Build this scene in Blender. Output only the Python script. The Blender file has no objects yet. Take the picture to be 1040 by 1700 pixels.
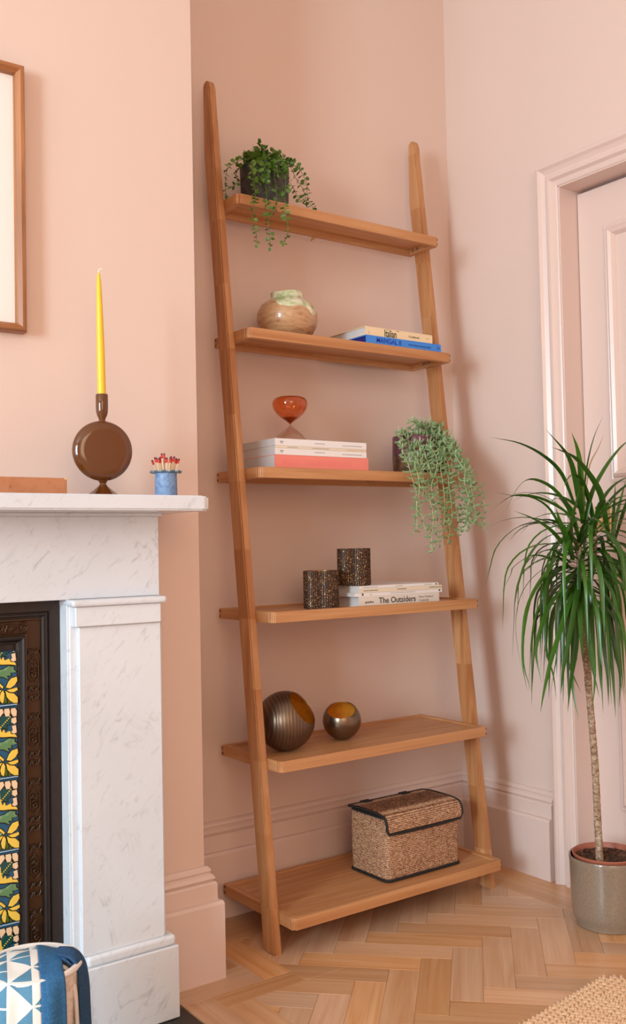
import bpy, bmesh, math, random
from mathutils import Vector, Matrix, noise
PI = math.pi
random.seed(11)
scene = bpy.context.scene
COL = scene.collection

# ------------------------------------------------------------------ camera, sky, lights, exposure
CAM = Vector((-1.1914, -2.0829, 0.8746))
R_ = Vector((0.81154, -0.58393, -0.02045)); U_ = Vector((-0.00354, -0.03991, 0.99920)); F_ = Vector((0.58428, 0.81082, 0.03445))
cd = bpy.data.cameras.new('camera'); cam = bpy.data.objects.new('camera', cd); COL.objects.link(cam)
m3 = Matrix((R_, U_, -F_)).transposed()
cam.matrix_world = Matrix.Translation(CAM) @ m3.to_4x4()
cd.sensor_fit = 'HORIZONTAL'; cd.sensor_width = 36.0; cd.lens = 1641.8 * 36 / 1040
cd.clip_start = 0.02; cd.clip_end = 60
scene.camera = cam
w = bpy.data.worlds.new('daylight'); scene.world = w; w.use_nodes = True
bg = w.node_tree.nodes['Background']; bg.inputs[0].default_value = (0.75, 0.86, 1.0, 1); bg.inputs[1].default_value = 0.5
def area(name, loc, target, sx, sy, power, color):
    l = bpy.data.lights.new(name, 'AREA'); l.shape = 'RECTANGLE'; l.size = sx; l.size_y = sy; l.energy = power; l.color = color
    o = bpy.data.objects.new(name, l); COL.objects.link(o); o.location = loc
    o.rotation_euler = (Vector(target) - Vector(loc)).to_track_quat('-Z', 'Y').to_euler()
    return o
area('side_window_daylight', (-4.24, -2.25, 1.45), (-0.2, -.80, 1.05), 0.78, 1.45, 141, (0.66, 0.895, 1.0))
area('side_window_daylight_far', (-4.24, -1.15, 1.45), (0.6, -.60, 1.05), 0.78, 1.45, 30, (0.72, 0.86, 1.0))
area('front_warm_fill', (-1.55, -3.86, 1.72), (-0.3, -1.0, 1.2), 1.30, 1.50, 27, (1.0, 0.72, 0.44))  # added warm fill behind the camera
vs = scene.view_settings
vs.view_transform = 'Standard'; vs.look = 'None'; vs.gamma = 1.0; vs.use_curve_mapping = False; vs.exposure = 0.0
scene.display_settings.display_device = 'sRGB'

# ------------------------------------------------------------------ materials
def lin(h):
    v = [int(h[i:i+2], 16)/255 for i in (0, 2, 4)]
    return tuple((c/12.92 if c <= .04045 else ((c+.055)/1.055)**2.4) for c in v) + (1,)
class NT:
    def __init__(s, name):
        s.m = bpy.data.materials.new(name); s.m.use_nodes = True; s.t = s.m.node_tree; s.n = s.t.nodes
        s.b = s.n['Principled BSDF']; s.o = s.n['Material Output']
    def new(s, typ, **kw):
        n = s.n.new('ShaderNode'+typ)
        for k, v in kw.items(): setattr(n, k, v)
        return n
    def put(s, sock, v):
        if hasattr(v, 'bl_idname') or isinstance(v, bpy.types.NodeSocket): s.t.links.new(v, sock)
        else: sock.default_value = v
    def set(s, **kw):
        for k, v in kw.items(): s.put(s.b.inputs[k.replace('_', ' ')], v)
        return s
    def coord(s, scale=(1, 1, 1), kind='Object', rot=(0, 0, 0), loc=(0, 0, 0)):
        c = s.new('TexCoord'); mp = s.new('Mapping'); mp.inputs['Scale'].default_value = scale; mp.inputs['Rotation'].default_value = rot; mp.inputs['Location'].default_value = loc
        s.t.links.new(c.outputs[kind], mp.inputs[0]); return mp.outputs[0]
    def noise(s, vec, scale=5, detail=3, rough=.5, dist=0.0):
        n = s.new('TexNoise'); s.t.links.new(vec, n.inputs['Vector']); n.inputs['Scale'].default_value = scale
        n.inputs['Detail'].default_value = detail; n.inputs['Roughness'].default_value = rough; n.inputs['Distortion'].default_value = dist
        return n.outputs['Fac']
    def ramp(s, fac, stops):
        n = s.new('ValToRGB'); s.t.links.new(fac, n.inputs[0]); e = n.color_ramp.elements
        while len(e) < len(stops): e.new(.5)
        for i, (p, c) in enumerate(stops): e[i].position = p; e[i].color = lin(c) if isinstance(c, str) else (c, c, c, 1)
        return n.outputs[0]
    def math(s, op, a, b=0.0, c=None):
        n = s.new('Math', operation=op); s.put(n.inputs[0], a); s.put(n.inputs[1], b)
        if c is not None: s.put(n.inputs[2], c)
        return n.outputs[0]
    def mix(s, fac, a, b, mode='MIX'):
        n = s.new('Mix', data_type='RGBA', blend_type=mode); s.put(n.inputs[0], fac)
        s.put(n.inputs[6], lin(a) if isinstance(a, str) else a); s.put(n.inputs[7], lin(b) if isinstance(b, str) else b)
        return n.outputs[2]
    def bump(s, h, strength=.2, dist=.002):
        n = s.new('Bump'); n.inputs['Strength'].default_value = strength; n.inputs['Distance'].default_value = dist
        s.t.links.new(h, n.inputs['Height']); s.t.links.new(n.outputs[0], s.b.inputs['Normal']); return s
def plain(name, col, rough=.5, metal=0.0, **kw):
    t = NT(name); t.set(Base_Color=lin(col), Roughness=rough, Metallic=metal, **kw); return t.m
def paint(name, col, rough, bumpy=.06):
    t = NT(name); v = t.coord()
    n = t.noise(v, 2.2, 3); c = t.mix(t.ramp(n, [(.3, 0.0), (.7, 1.0)]), col, col); 
    t.set(Base_Color=c, Roughness=rough); t.bump(t.noise(t.coord((60, 60, 22)), 3, 4), bumpy, .0006); return t.m
WALL = 'E0C4B8'
M = {}
M['wall'] = paint('pink_wall_paint', WALL, .62, .12)
M['trim'] = paint('pink_eggshell_paint', 'E1C6BC', .30, .10)
M['ceiling'] = paint('white_ceiling_paint', 'F1ECE6', .8)
def wood(name, light, dark, scale=1.0, axis='Z', rough=.42, stave=0.0, rnd=.0, contrast=1.0, pore='7A4A28'):
    t = NT(name)
    st = {'X': (1.6, 34, 34), 'Y': (34, 1.6, 34), 'Z': (34, 34, 1.6)}[axis]
    c = t.new('TexCoord'); oi = t.new('ObjectInfo')
    off = t.new('VectorMath', operation='SCALE'); comb = t.new('CombineXYZ')
    for i in range(3): t.t.links.new(oi.outputs['Random'], comb.inputs[i])
    t.t.links.new(comb.outputs[0], off.inputs[0]); off.inputs['Scale'].default_value = 7.3
    add = t.new('VectorMath', operation='ADD'); t.t.links.new(c.outputs['Object'], add.inputs[0]); t.t.links.new(off.outputs[0], add.inputs[1])
    src = add.outputs[0]
    shade = None
    if stave:
        sp = t.new('SeparateXYZ'); t.t.links.new(c.outputs['Object'], sp.inputs[0])
        k = t.math('FLOOR', t.math('DIVIDE', t.math('ADD', sp.outputs[axis], .06), stave))
        wn = t.new('TexWhiteNoise', noise_dimensions='1D'); t.t.links.new(t.math('ADD', k, t.math('MULTIPLY', oi.outputs['Random'], 50)), wn.inputs['W'])
        shade = wn.outputs['Value']
        a2 = t.new('VectorMath', operation='ADD'); c2 = t.new('CombineXYZ'); t.t.links.new(t.math('MULTIPLY', shade, 9), c2.inputs[0]); t.t.links.new(t.math('MULTIPLY', shade, 5), c2.inputs[1])
        t.t.links.new(src, a2.inputs[0]); t.t.links.new(c2.outputs[0], a2.inputs[1]); src = a2.outputs[0]
    mp = t.new('Mapping'); mp.inputs['Scale'].default_value = tuple(x*scale for x in st); t.t.links.new(src, mp.inputs[0])
    n1 = t.noise(mp.outputs[0], 1.0, 5, .55, 1.4)
    mp2 = t.new('Mapping'); mp2.inputs['Scale'].default_value = tuple(x*scale*5 if x > 10 else x*scale*2.5 for x in st); t.t.links.new(src, mp2.inputs[0])
    n2 = t.noise(mp2.outputs[0], 1.0, 3, .6)
    g = t.ramp(n1, [(.5-.22/contrast, 1.0), (.5+.22/contrast, 0.0)])
    col = t.mix(g, dark, light)
    por = t.ramp(n2, [(.60, 0.0), (.78, 1.0)])
    col = t.mix(t.math('MULTIPLY', por, .38), col, pore)
    if shade is not None: col = t.mix(t.math('MULTIPLY', shade, .6), col, dark, 'MIX')
    if rnd:
        hs = t.new('HueSaturation'); t.t.links.new(col, hs.inputs['Color'])
        t.t.links.new(t.math('MULTIPLY_ADD', oi.outputs['Random'], rnd, 1-rnd*.5), hs.inputs['Value'])
        w2 = t.new('TexWhiteNoise', noise_dimensions='1D'); t.t.links.new(t.math('MULTIPLY', oi.outputs['Random'], 91.7), w2.inputs['W'])
        t.t.links.new(t.math('MULTIPLY_ADD', w2.outputs['Value'], rnd*.9, 1-rnd*.45), hs.inputs['Saturation']); col = hs.outputs[0]
    t.set(Base_Color=col, Roughness=rough); t.bump(n2, .12, .0006)
    return t.m
M['oak_x'] = wood('oak_grain_across', 'D39C6C', 'B47445', axis='X')
M['oak_y'] = wood('oak_grain_deep', 'D39C6C', 'B47445', axis='Y')
M['oak_z'] = wood('oak_staves', 'D7A272', 'A8683A', axis='Z', stave=.155)
M['oak_end'] = plain('oak_end_grain', '7E4E2C', .6)
M['parquet'] = wood('parquet_oak', 'DAAF8A', 'C69066', axis='X', rough=.36, rnd=.30, pore='A87850')
M['subfloor'] = plain('dark_subfloor', '4A3222', .9)
M['frame'] = wood('walnut_frame', 'B37447', '7E4A28', axis='Z', rough=.35, contrast=1.5, pore='3E2416')
M['frame_x'] = wood('walnut_frame_across', 'A86A40', '7E4A28', axis='X', rough=.35, contrast=1.5, pore='3E2416')
def marble():
    t = NT('carrara_marble'); 
    v = t.coord((1, 1, 1), rot=(0, -.75, 0))
    st = t.new('Mapping'); st.inputs['Scale'].default_value = (85, 85, 24); t.t.links.new(v, st.inputs[0])
    n = t.noise(st.outputs[0], 1.2, 6, .62, .6); fle = t.math('MULTIPLY', t.ramp(n, [(.56, 0.0), (.70, 1.0)]), t.ramp(t.noise(t.coord(), 16, 3), [(.40, .15), (.62, 1.0)]))
    w_ = t.noise(v, 7, 4, .55, 1.2); vein = t.ramp(t.math('ABSOLUTE', t.math('SUBTRACT', w_, .5)), [(.0, 1.0), (.012, .25), (.03, 0.0)])
    mask = t.ramp(t.noise(v, 9, 2), [(.5, 0.0), (.66, 1.0)])
    clo = t.ramp(t.noise(v, 3.2, 3), [(.35, 'E2E4EA'), (.7, 'D6D7DE')])
    c = t.mix(t.math('MULTIPLY', fle, .40), clo, '8B8990'); c = t.mix(t.math('MULTIPLY', t.math('MULTIPLY', vein, mask), .28), c, '8A7A76')
    t.set(Base_Color=c, Roughness=.26); return t.m
M['marble'] = marble()
def iron():
    t = NT('blackened_cast_iron'); v = t.coord(); n = t.noise(v, 60, 4)
    t.set(Base_Color=t.mix(n, '2A2322', '3A302C'), Roughness=.42, Metallic=.35); t.bump(n, .25, .0008); return t.m
M['iron'] = iron()
M['iron_rust'] = plain('brown_cast_iron', '47301F', .28, .45)
def ceramic(name, a, b, rough, sc=30, thr=(.45, .6), **kw):
    t = NT(name); n = t.noise(t.coord(), sc, 4, .6); t.set(Base_Color=t.mix(t.ramp(n, [(thr[0], 0.0), (thr[1], 1.0)]), a, b), Roughness=rough, **kw); return t.m
M['slate'] = ceramic('dark_slate', '241F1E', '332B28', .45, 14)
M['planter'] = ceramic('taupe_glazed_ceramic', '8C7A69', '7E6D5D', .12, 220, (.45, .75), Coat_Weight=.6)
M['terracotta'] = plain('terracotta_plastic', 'A9614B', .45)
M['soil'] = ceramic('potting_soil', '3A2419', '6B4630', .95, 90)
M['brown_gloss'] = plain('glossy_brown_enamel', '5E310E', .12, 0.0, Coat_Weight=.4, Coat_Roughness=.03)
def wax():
    t = NT('yellow_wax'); t.set(Base_Color=lin('EFC02A'), Roughness=.35, Subsurface_Weight=.25); t.b.inputs['Subsurface Radius'].default_value = (.02, .012, .004); return t.m
M['wax'] = wax()
M['wick'] = plain('white_cotton_wick', 'F2EEE6', .8)
M['blue_ceramic'] = ceramic('speckled_blue_ceramic', '7E97BA', '647FA8', .42, 160)
M['blue_rim'] = plain('slate_blue_glaze', '6B8294', .3)
M['match'] = plain('pale_match_wood', 'E7C6A2', .6)
M['match_red'] = plain('red_match_head', 'D63A2C', .5); M['match_tip'] = plain('maroon_match_tip', '6E1F2C', .55)
M['box_tan'] = ceramic('tan_card', 'B87852', 'B0704A', .55, 60)
M['gold_print'] = plain('pale_gold_print', 'DDB78A', .5)
M['mat_board'] = plain('white_mat_board', 'EFE6E1', .5)
M['white_paper'] = plain('white_cover_paper', 'EFE7E6', .38)
def pages(name, a, b):
    t = NT(name); w_ = t.new('TexWave', bands_direction='Z'); t.t.links.new(t.coord((1, 1, 1)), w_.inputs[0]); w_.inputs['Scale'].default_value = 180; w_.inputs['Distortion'].default_value = .6
    t.set(Base_Color=t.mix(w_.outputs['Fac'], a, b), Roughness=.8); return t.m
M['pages'] = pages('page_edges', 'E6E0DE', 'BDB4B4'); M['pages_blue'] = plain('navy_page_edges', '1C2070', .6)
M['cream'] = plain('cream_cloth_cover', 'EFD3AE', .6); M['blue_cover'] = plain('cobalt_blue_cover', '3D88E2', .45)
M['blue_ink'] = plain('deep_blue_ink', '163CA8', .5); M['navy_ink'] = plain('navy_ink', '16307A', .5)
M['green_ink'] = plain('dark_green_ink', '1E3A1E', .5); M['black_ink'] = plain('dark_grey_ink', '3A3634', .6); M['grey_ink'] = plain('mid_grey_ink', '8E8884', .6)
M['ochre_ink'] = plain('ochre_ink', 'D2A96A', .6)
M['coral'] = plain('coral_pink_cover', 'F0887A', .45); M['coral_pale'] = plain('faded_coral_lettering', 'EE8478', .45); M['ivory'] = plain('ivory_cover_paper', 'EAD9C4', .45)
M['dull_white'] = plain('warm_white_cloth_cover', 'E4D8CE', .55)
M['brass'] = plain('polished_brass', 'DDBE84', .32, .65); M['steel'] = plain('dull_steel_bolt', 'B9A58E', .3, 1.0); M['bolt_dark'] = plain('dark_bolt_socket', '2A211B', .5, .6)
def glass(name, col, rough=0.0):
    t = NT(name); t.set(Base_Color=lin(col), Roughness=rough, Transmission_Weight=1.0, IOR=1.12, Coat_Weight=.8); return t.m
M['amber_glass'] = glass('amber_glass', 'F7B98C'); M['clear_glass'] = glass('clear_glass', 'F7EBE4'); M['sand'] = plain('brown_sand', '9A5630', .8)
def vase():
    t = NT('speckled_brown_stoneware'); v = t.coord()
    sp = t.new('SeparateXYZ'); t.t.links.new(v, sp.inputs[0])
    n = t.noise(t.coord((22, 22, 90)), 1.4, 6, .7); base = t.ramp(n, [(.32, '8A5C38'), (.45, 'BE9068'), (.72, 'CDA67E')])
    lowd = t.ramp(t.math('MULTIPLY_ADD', sp.outputs[2], 20, t.math('MULTIPLY', n, .9)), [(.45, 1.0), (.95, 0.0)])
    base = t.mix(t.math('MULTIPLY', lowd, .55), base, '7A4E30')
    drip = t.noise(t.coord((17, 17, 4), loc=(.9, .2, 0)), 1.0, 1, .4)
    g = t.math('MULTIPLY_ADD', sp.outputs[2], 18, t.math('MULTIPLY', drip, 2.6))
    gm = t.ramp(t.math('SUBTRACT', g, 2.38), [(.50, 0.0), (.56, 1.0)])
    gl = t.ramp(t.noise(v, 46, 4), [(.35, '9CA878'), (.5, 'C9CDA4'), (.66, 'EFE6CE')])
    t.set(Base_Color=t.mix(gm, base, gl), Roughness=t.math('MULTIPLY_ADD', gm, -.2, .34), Coat_Weight=.5); t.bump(n, .2, .0012); return t.m
M['vase'] = vase()
M['pot_grey'] = ceramic('dark_grey_concrete', '3E3A3A', '57504E', .75, 50)
def twotone():
    t = NT('maroon_and_bronze_glaze'); v = t.coord(); sp = t.new('SeparateXYZ'); t.t.links.new(v, sp.inputs[0])
    n = t.noise(v, 38, 4, .6)
    k = t.ramp(t.math('MULTIPLY_ADD', sp.outputs[2], 16, t.math('MULTIPLY_ADD', n, .16, -.42)), [(.48, 0.0), (.54, 1.0)])
    up = t.ramp(n, [(.35, '552036'), (.7, '7A4A58')]); lo = t.ramp(n, [(.35, '3B2A22'), (.65, '8C6A50')])
    t.set(Base_Color=t.mix(k, lo, up), Roughness=.28, Metallic=.15); return t.m
M['pot_two'] = twotone()
def leafm(name, a, b, rough=.4, sub=.0):
    t = NT(name); oi = t.new('ObjectInfo'); n = t.noise(t.coord(), 22, 3)
    c = t.mix(t.math('ADD', t.math('MULTIPLY', oi.outputs['Random'], .7), t.math('MULTIPLY', n, .3)), a, b)
    t.set(Base_Color=c, Roughness=rough); return t.m
M['leaf_dark'] = leafm('waxy_dark_green_leaf', '5F7E26', '42601C', .42); M['leaf_pale'] = leafm('grey_green_succulent_leaf', 'A0B88C', '7C9A66', .40)
M['stem_pale'] = plain('yellow_green_stem', 'B4C08A', .5); M['stem_dark'] = plain('green_stem', '5A7040', .5)
M['blade'] = leafm('glossy_strap_leaf', '44701E', '234611', .30); M['blade_dry'] = plain('dry_leaf', 'B08E66', .6)
def bark():
    t = NT('grey_brown_bark'); v = t.coord((70, 70, 160)); n = t.noise(v, 1.2, 4, .6, 1.0)
    t.set(Base_Color=t.ramp(n, [(.32, '6A4432'), (.5, 'A3856C'), (.68, 'CDBBA2')]), Roughness=.8); t.bump(n, .8, .003); return t.m
M['bark'] = bark()
def lattice():
    t = NT('bronze_and_gold_lattice'); c = t.new('TexCoord'); v = c.outputs['Object']
    vo = t.new('TexVoronoi'); vo.inputs['Scale'].default_value = 300; t.t.links.new(v, vo.inputs['Vector'])
    dots = t.ramp(vo.outputs['Distance'], [(.25, 1.0), (.42, 0.0)])
    wv = t.new('TexVoronoi'); wv.inputs['Scale'].default_value = 26; t.t.links.new(v, wv.inputs['Vector'])
    ring = t.ramp(t.math('FRACT', t.math('MULTIPLY', wv.outputs['Distance'], 8)), [(.35, 0.0), (.5, 1.0)])
    k = t.math('MULTIPLY', dots, t.math('MULTIPLY_ADD', ring, .8, .1))
    t.set(Base_Color=t.mix(k, '3E2A20', 'E2B078'), Roughness=t.math('MULTIPLY_ADD', k, -.15, .4), Metallic=t.math('MULTIPLY_ADD', k, .5, .45)); t.bump(dots, .6, .0012); return t.m
M['lattice'] = lattice(); M['copper'] = plain('copper_lining', 'C4855A', .3, .9)
def brushed(name, a, b, ang=0.0, sc=26):
    t = NT(name); w_ = t.new('TexWave', bands_direction='X', wave_profile='SIN'); t.t.links.new(t.coord((1, 1, 1), rot=(0, ang, .3)), w_.inputs[0])
    w_.inputs['Scale'].default_value = sc; w_.inputs['Distortion'].default_value = 3.5; w_.inputs['Detail'].default_value = 1.5; w_.inputs['Detail Scale'].default_value = .6
    t.set(Base_Color=t.mix(w_.outputs['Fac'], a, b), Roughness=.36, Metallic=.85); t.bump(w_.outputs['Fac'], .35, .0012); return t.m
M['bowl_dark'] = brushed('brushed_dark_bronze', '6A5546', '7D6857', sc=40); M['bowl_light'] = plain('antique_pewter', '83705F', .3, .92)
M['bowl_gold'] = ceramic('amber_gold_lining', 'D88A26', 'C67A1E', .42, 50)
def woven():
    t = NT('woven_seagrass'); v = t.coord(); wz = t.new('TexWave', bands_direction='Z'); t.t.links.new(v, wz.inputs[0]); wz.inputs['Scale'].default_value = 75; wz.inputs['Distortion'].default_value = 1.4; wz.inputs['Detail'].default_value = 2; wz.inputs['Detail Scale'].default_value = 3
    n = t.noise(t.coord((380, 380, 380)), 1.0, 3, .6); m_ = t.noise(t.coord((130, 130, 260)), 1.0, 3, .7, .8)
    h = t.math('MULTIPLY_ADD', t.math('SUBTRACT', wz.outputs['Fac'], .5), .16, t.math('MULTIPLY', t.math('ADD', n, m_), .5))
    t.set(Base_Color=t.ramp(h, [(.36, '4E2C1C'), (.49, 'A6704E'), (.62, 'E6C09C')]), Roughness=.65); t.bump(h, .9, .003); return t.m
M['woven'] = woven(); M['binding'] = plain('black_cloth_binding', '1D1A1A', .75)
def jute():
    t = NT('braided_jute'); n = t.noise(t.coord((260, 900, 400)), 1.0, 3, .6)
    t.set(Base_Color=t.ramp(n, [(.3, 'C28E66'), (.5, 'ECC198'), (.72, 'FBE4C8')]), Roughness=.85); t.bump(n, .6, .002); return t.m
M['jute'] = jute()
def quilt():
    t = NT('blue_and_white_patchwork'); c = t.new('TexCoord'); sp = t.new('SeparateXYZ'); t.t.links.new(c.outputs['UV'], sp.inputs[0])
    x, y = sp.outputs[0], sp.outputs[1]
    fx, fy = t.math('FRACT', x), t.math('FRACT', y); ix, iy = t.math('FLOOR', x), t.math('FLOOR', y)
    par = t.math('MODULO', t.math('ADD', ix, iy), 2.0)
    d1 = t.math('GREATER_THAN', fx, fy); d2 = t.math('GREATER_THAN', t.math('ADD', fx, fy), 1.0)
    tri = t.math('ADD', t.math('MULTIPLY', d1, par), t.math('MULTIPLY', d2, t.math('SUBTRACT', 1.0, par)))
    ex = t.math('LESS_THAN', t.math('MINIMUM', t.math('MINIMUM', fx, t.math('SUBTRACT', 1.0, fx)), t.math('MINIMUM', fy, t.math('SUBTRACT', 1.0, fy))), .045)
    k = t.math('MULTIPLY', tri, t.math('SUBTRACT', 1.0, ex))
    n = t.noise(t.coord((700, 700, 700)), 1.0, 2); blue = t.mix(n, '3F7698', '6796B0')
    t.set(Base_Color=t.mix(k, 'EDE4DD', blue), Roughness=.85); t.bump(n, .3, .001); return t.m
M['quilt'] = quilt(); M['blue_cloth'] = ceramic('plain_blue_cotton', '285F90', '336E9C', .85, 300); M['navy_cloth'] = ceramic('navy_cotton', '204468', '2A5078', .85, 300)
M['tub'] = ceramic('cream_woven_rope', 'DDCCC2', 'CBB5A6', .8, 120); M['tub_rim'] = plain('cream_cotton_edge', 'E9DDD6', .8)
M['t_blue'] = plain('teal_blue_glaze', '1F5573', .14); M['t_line'] = plain('black_glaze_line', '14140E', .2); M['t_pink'] = plain('blush_glaze', 'EFCBA6', .14)
M['t_teal'] = plain('dark_teal_glaze', '124A48', .14); M['t_yellow'] = plain('yellow_glaze', 'EFC552', .14); M['t_green'] = ceramic('green_leaf_glaze', '5F8558', 'A6C4A4', .14, 30); M['t_olive'] = plain('olive_glaze', '4A5A1C', .14)
M['t_sky'] = plain('pale_blue_glaze_edge', '9DB6CE', .14)
M['window_wood'] = plain('white_window_paint', 'EFEDE9', .4)

# ------------------------------------------------------------------ builders
def finish(name, bm, mats, parent=None, smooth=False, loc=None, kind=None):
    me = bpy.data.meshes.new(name)
    bmesh.ops.recalc_face_normals(bm, faces=bm.faces[:])
    bm.to_mesh(me); bm.free()
    if not isinstance(mats, (list, tuple)): mats = [mats]
    for k in mats: me.materials.append(M[k])
    if smooth:
        me.polygons.foreach_set('use_smooth', [True]*len(me.polygons))
        try: me.set_sharp_from_angle(angle=math.radians(38))
        except Exception: pass
    o = bpy.data.objects.new(name, me); COL.objects.link(o)
    if loc is not None: o.location = loc
    if parent: o.parent = parent
    if kind: o['kind'] = kind
    return o
def thing(name, label, cat, loc=(0, 0, 0), rotz=0.0, group=None):
    o = bpy.data.objects.new(name, None); COL.objects.link(o); o.empty_display_size = .05
    o.location = loc; o.rotation_euler = (0, 0, rotz); o['label'] = label; o['category'] = cat
    if group: o['group'] = group
    return o
def tag(o, label, cat, group=None):
    o['label'] = label; o['category'] = cat
    if group: o['group'] = group
    return o
def structure(o): o['kind'] = 'structure'; return o
def box(bm, x0, x1, y0, y1, z0, z1, bev=0.0, seg=1, mi=0, mat=None):
    g = bmesh.ops.create_cube(bm, size=1)
    vs_ = g['verts']
    for v in vs_: v.co = Vector((x0+(v.co.x+.5)*(x1-x0), y0+(v.co.y+.5)*(y1-y0), z0+(v.co.z+.5)*(z1-z0)))
    fs = {f for v in vs_ for f in v.link_faces}
    for f in fs: f.material_index = mi
    if bev:
        es = list({e for v in vs_ for e in v.link_edges})
        r = bmesh.ops.bevel(bm, geom=es, offset=bev, segments=seg, affect='EDGES', profile=.5)
        for f in r['faces']: f.material_index = mi
        vs_ = list({v for f in (set(r['faces']) | {f for f in fs if f.is_valid}) for v in f.verts})
    if mat is not None: bmesh.ops.transform(bm, matrix=mat, verts=vs_)
    return vs_
def bx(*a, **k):
    bm = bmesh.new(); box(bm, *a, **k); return bm
def lathe(bm, prof, n=40, cen=(0, 0, 0), mi=0, wob=None, mat=None):
    rings = []
    for (r, z) in prof:
        if r < 1e-6: rings.append([bm.verts.new((cen[0], cen[1], cen[2]+z))])
        else:
            ring = []
            for i in range(n):
                a = 2*PI*i/n; rr, zz = (r, z) if wob is None else wob(r, z, a)
                ring.append(bm.verts.new((cen[0]+rr*math.cos(a), cen[1]+rr*math.sin(a), cen[2]+zz)))
            rings.append(ring)
    for A, B in zip(rings, rings[1:]):
        for i in range(n):
            j = (i+1) % n
            if len(A) == 1 and len(B) == 1: continue
            if len(A) == 1: f = bm.faces.new((A[0], B[i], B[j]))
            elif len(B) == 1: f = bm.faces.new((A[i], A[j], B[0]))
            else: f = bm.faces.new((A[i], A[j], B[j], B[i]))
            f.material_index = mi
    if mat is not None: bmesh.ops.transform(bm, matrix=mat, verts=[v for r in rings for v in r])
def catmull(P, n):
    P = [Vector(p) for p in P]; out = []
    Q = [P[0]*2-P[1]] + P + [P[-1]*2-P[-2]]
    m = len(P)-1
    for k in range(n+1):
        t = k/n*m; i = min(int(t), m-1); u = t-i; a, b, c, d = Q[i:i+4]
        out.append(.5*((2*b)+(c-a)*u+(2*a-5*b+4*c-d)*u*u+(3*b-a-3*c+d)*u**3))
    return out
def tube(bm, pts, rad, n=8, mi=0, closed=False, caps=True):
    pts = [Vector(p) for p in pts]; rings = []; prev = None
    for i, p in enumerate(pts):
        if closed: t = pts[(i+1) % len(pts)]-pts[i-1]
        else: t = pts[min(i+1, len(pts)-1)]-pts[max(i-1, 0)]
        t.normalize()
        a = prev if prev is not None else (Vector((0, 0, 1)) if abs(t.z) < .9 else Vector((1, 0, 0)))
        s = a - t*a.dot(t)
        if s.length < 1e-5: s = t.orthogonal()
        s.normalize(); prev = s; b = t.cross(s)
        r = rad(i/(len(pts)-1)) if callable(rad) else rad
        rings.append([bm.verts.new(p+(s*math.cos(2*PI*k/n)+b*math.sin(2*PI*k/n))*r) for k in range(n)])
    rr = list(zip(rings, rings[1:])) + ([(rings[-1], rings[0])] if closed else [])
    for A, B in rr:
        for k in range(n):
            f = bm.faces.new((A[k], A[(k+1) % n], B[(k+1) % n], B[k])); f.material_index = mi
    if caps and not closed:
        for rg in (rings[0], rings[-1]):
            f = bm.faces.new(rg); f.material_index = mi
def prism(bm, poly, f3, h0, h1, mi=0, inset=0.0):
    """poly 2D -> f3(u, v, h)"""
    c = Vector((sum(p[0] for p in poly)/len(poly), sum(p[1] for p in poly)/len(poly)))
    top = [(c + (Vector(p)-c)*(1-inset)) for p in poly]
    A = [bm.verts.new(f3(p[0], p[1], h0)) for p in poly]; B = [bm.verts.new(f3(p[0], p[1], h1)) for p in top]
    n = len(poly)
    for i in range(n):
        f = bm.faces.new((A[i], A[(i+1) % n], B[(i+1) % n], B[i])); f.material_index = mi
    f = bm.faces.new(B); f.material_index = mi
    f = bm.faces.new(A[::-1]); f.material_index = mi
def mitre_loop(bm, corners, prof, f3, closed=True, mi=0):
    """corners: 2D polygon; each profile point (offset inwards, height); f3(u,v,h)"""
    n = len(corners); C = [Vector(c) for c in corners]; loops = []
    for off, h in prof:
        L = []
        for i in range(n):
            if closed or 0 < i < n-1:
                d1 = (C[i]-C[i-1]).normalized(); d2 = (C[(i+1) % n]-C[i]).normalized()
                n1 = Vector((-d1.y, d1.x)); n2 = Vector((-d2.y, d2.x)); b = (n1+n2); k = b.dot(n1); p = C[i]+b*(off/k)
            else:
                d1 = (C[1]-C[0] if i == 0 else C[-1]-C[-2]).normalized(); p = C[i]+Vector((-d1.y, d1.x))*off
            L.append(bm.verts.new(f3(p.x, p.y, h)))
        loops.append(L)
    for A, B in zip(loops, loops[1:]):
        for i in range(n if closed else n-1):
            j = (i+1) % n; f = bm.faces.new((A[i], A[j], B[j], B[i])); f.material_index = mi
def text(body, size, mat, parent, M4, name='lettering', sx=1.0, bold=0.0, ext=.00025, align='LEFT'):
    c = bpy.data.curves.new(name, 'FONT'); c.body = body; c.size = size; c.extrude = ext; c.offset = bold; c.align_x = align; c.resolution_u = 3
    t = bpy.data.objects.new('tmp', c); COL.objects.link(t)
    bpy.context.view_layer.update()
    dg = bpy.context.evaluated_depsgraph_get(); me = bpy.data.meshes.new_from_object(t.evaluated_get(dg))
    bpy.data.objects.remove(t); me.materials.clear(); me.materials.append(M[mat]); me.transform(M4 @ Matrix.Diagonal((sx, 1, 1, 1)))
    o = bpy.data.objects.new(name, me); COL.objects.link(o); o.parent = parent; o['label'] = 'printed lettering ' + body
    return o

# ------------------------------------------------------------------ room shell
XR = .821; YC = -.2788; XE = -.185; XL = -1.715; XF = -4.30; YF = -3.95; ZC = 2.62
def wallbox(name, *a): return structure(finish(name, bx(*a), 'wall'))
wallbox('wall_back', XE-.02, XR+.12, 0, .12, -.02, ZC)
wallbox('wall_chimney', XL, XE, YC, .12, -.02, ZC)
wallbox('wall_back_left', XF-.12, XL, 0, .12, -.02, ZC)
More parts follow.
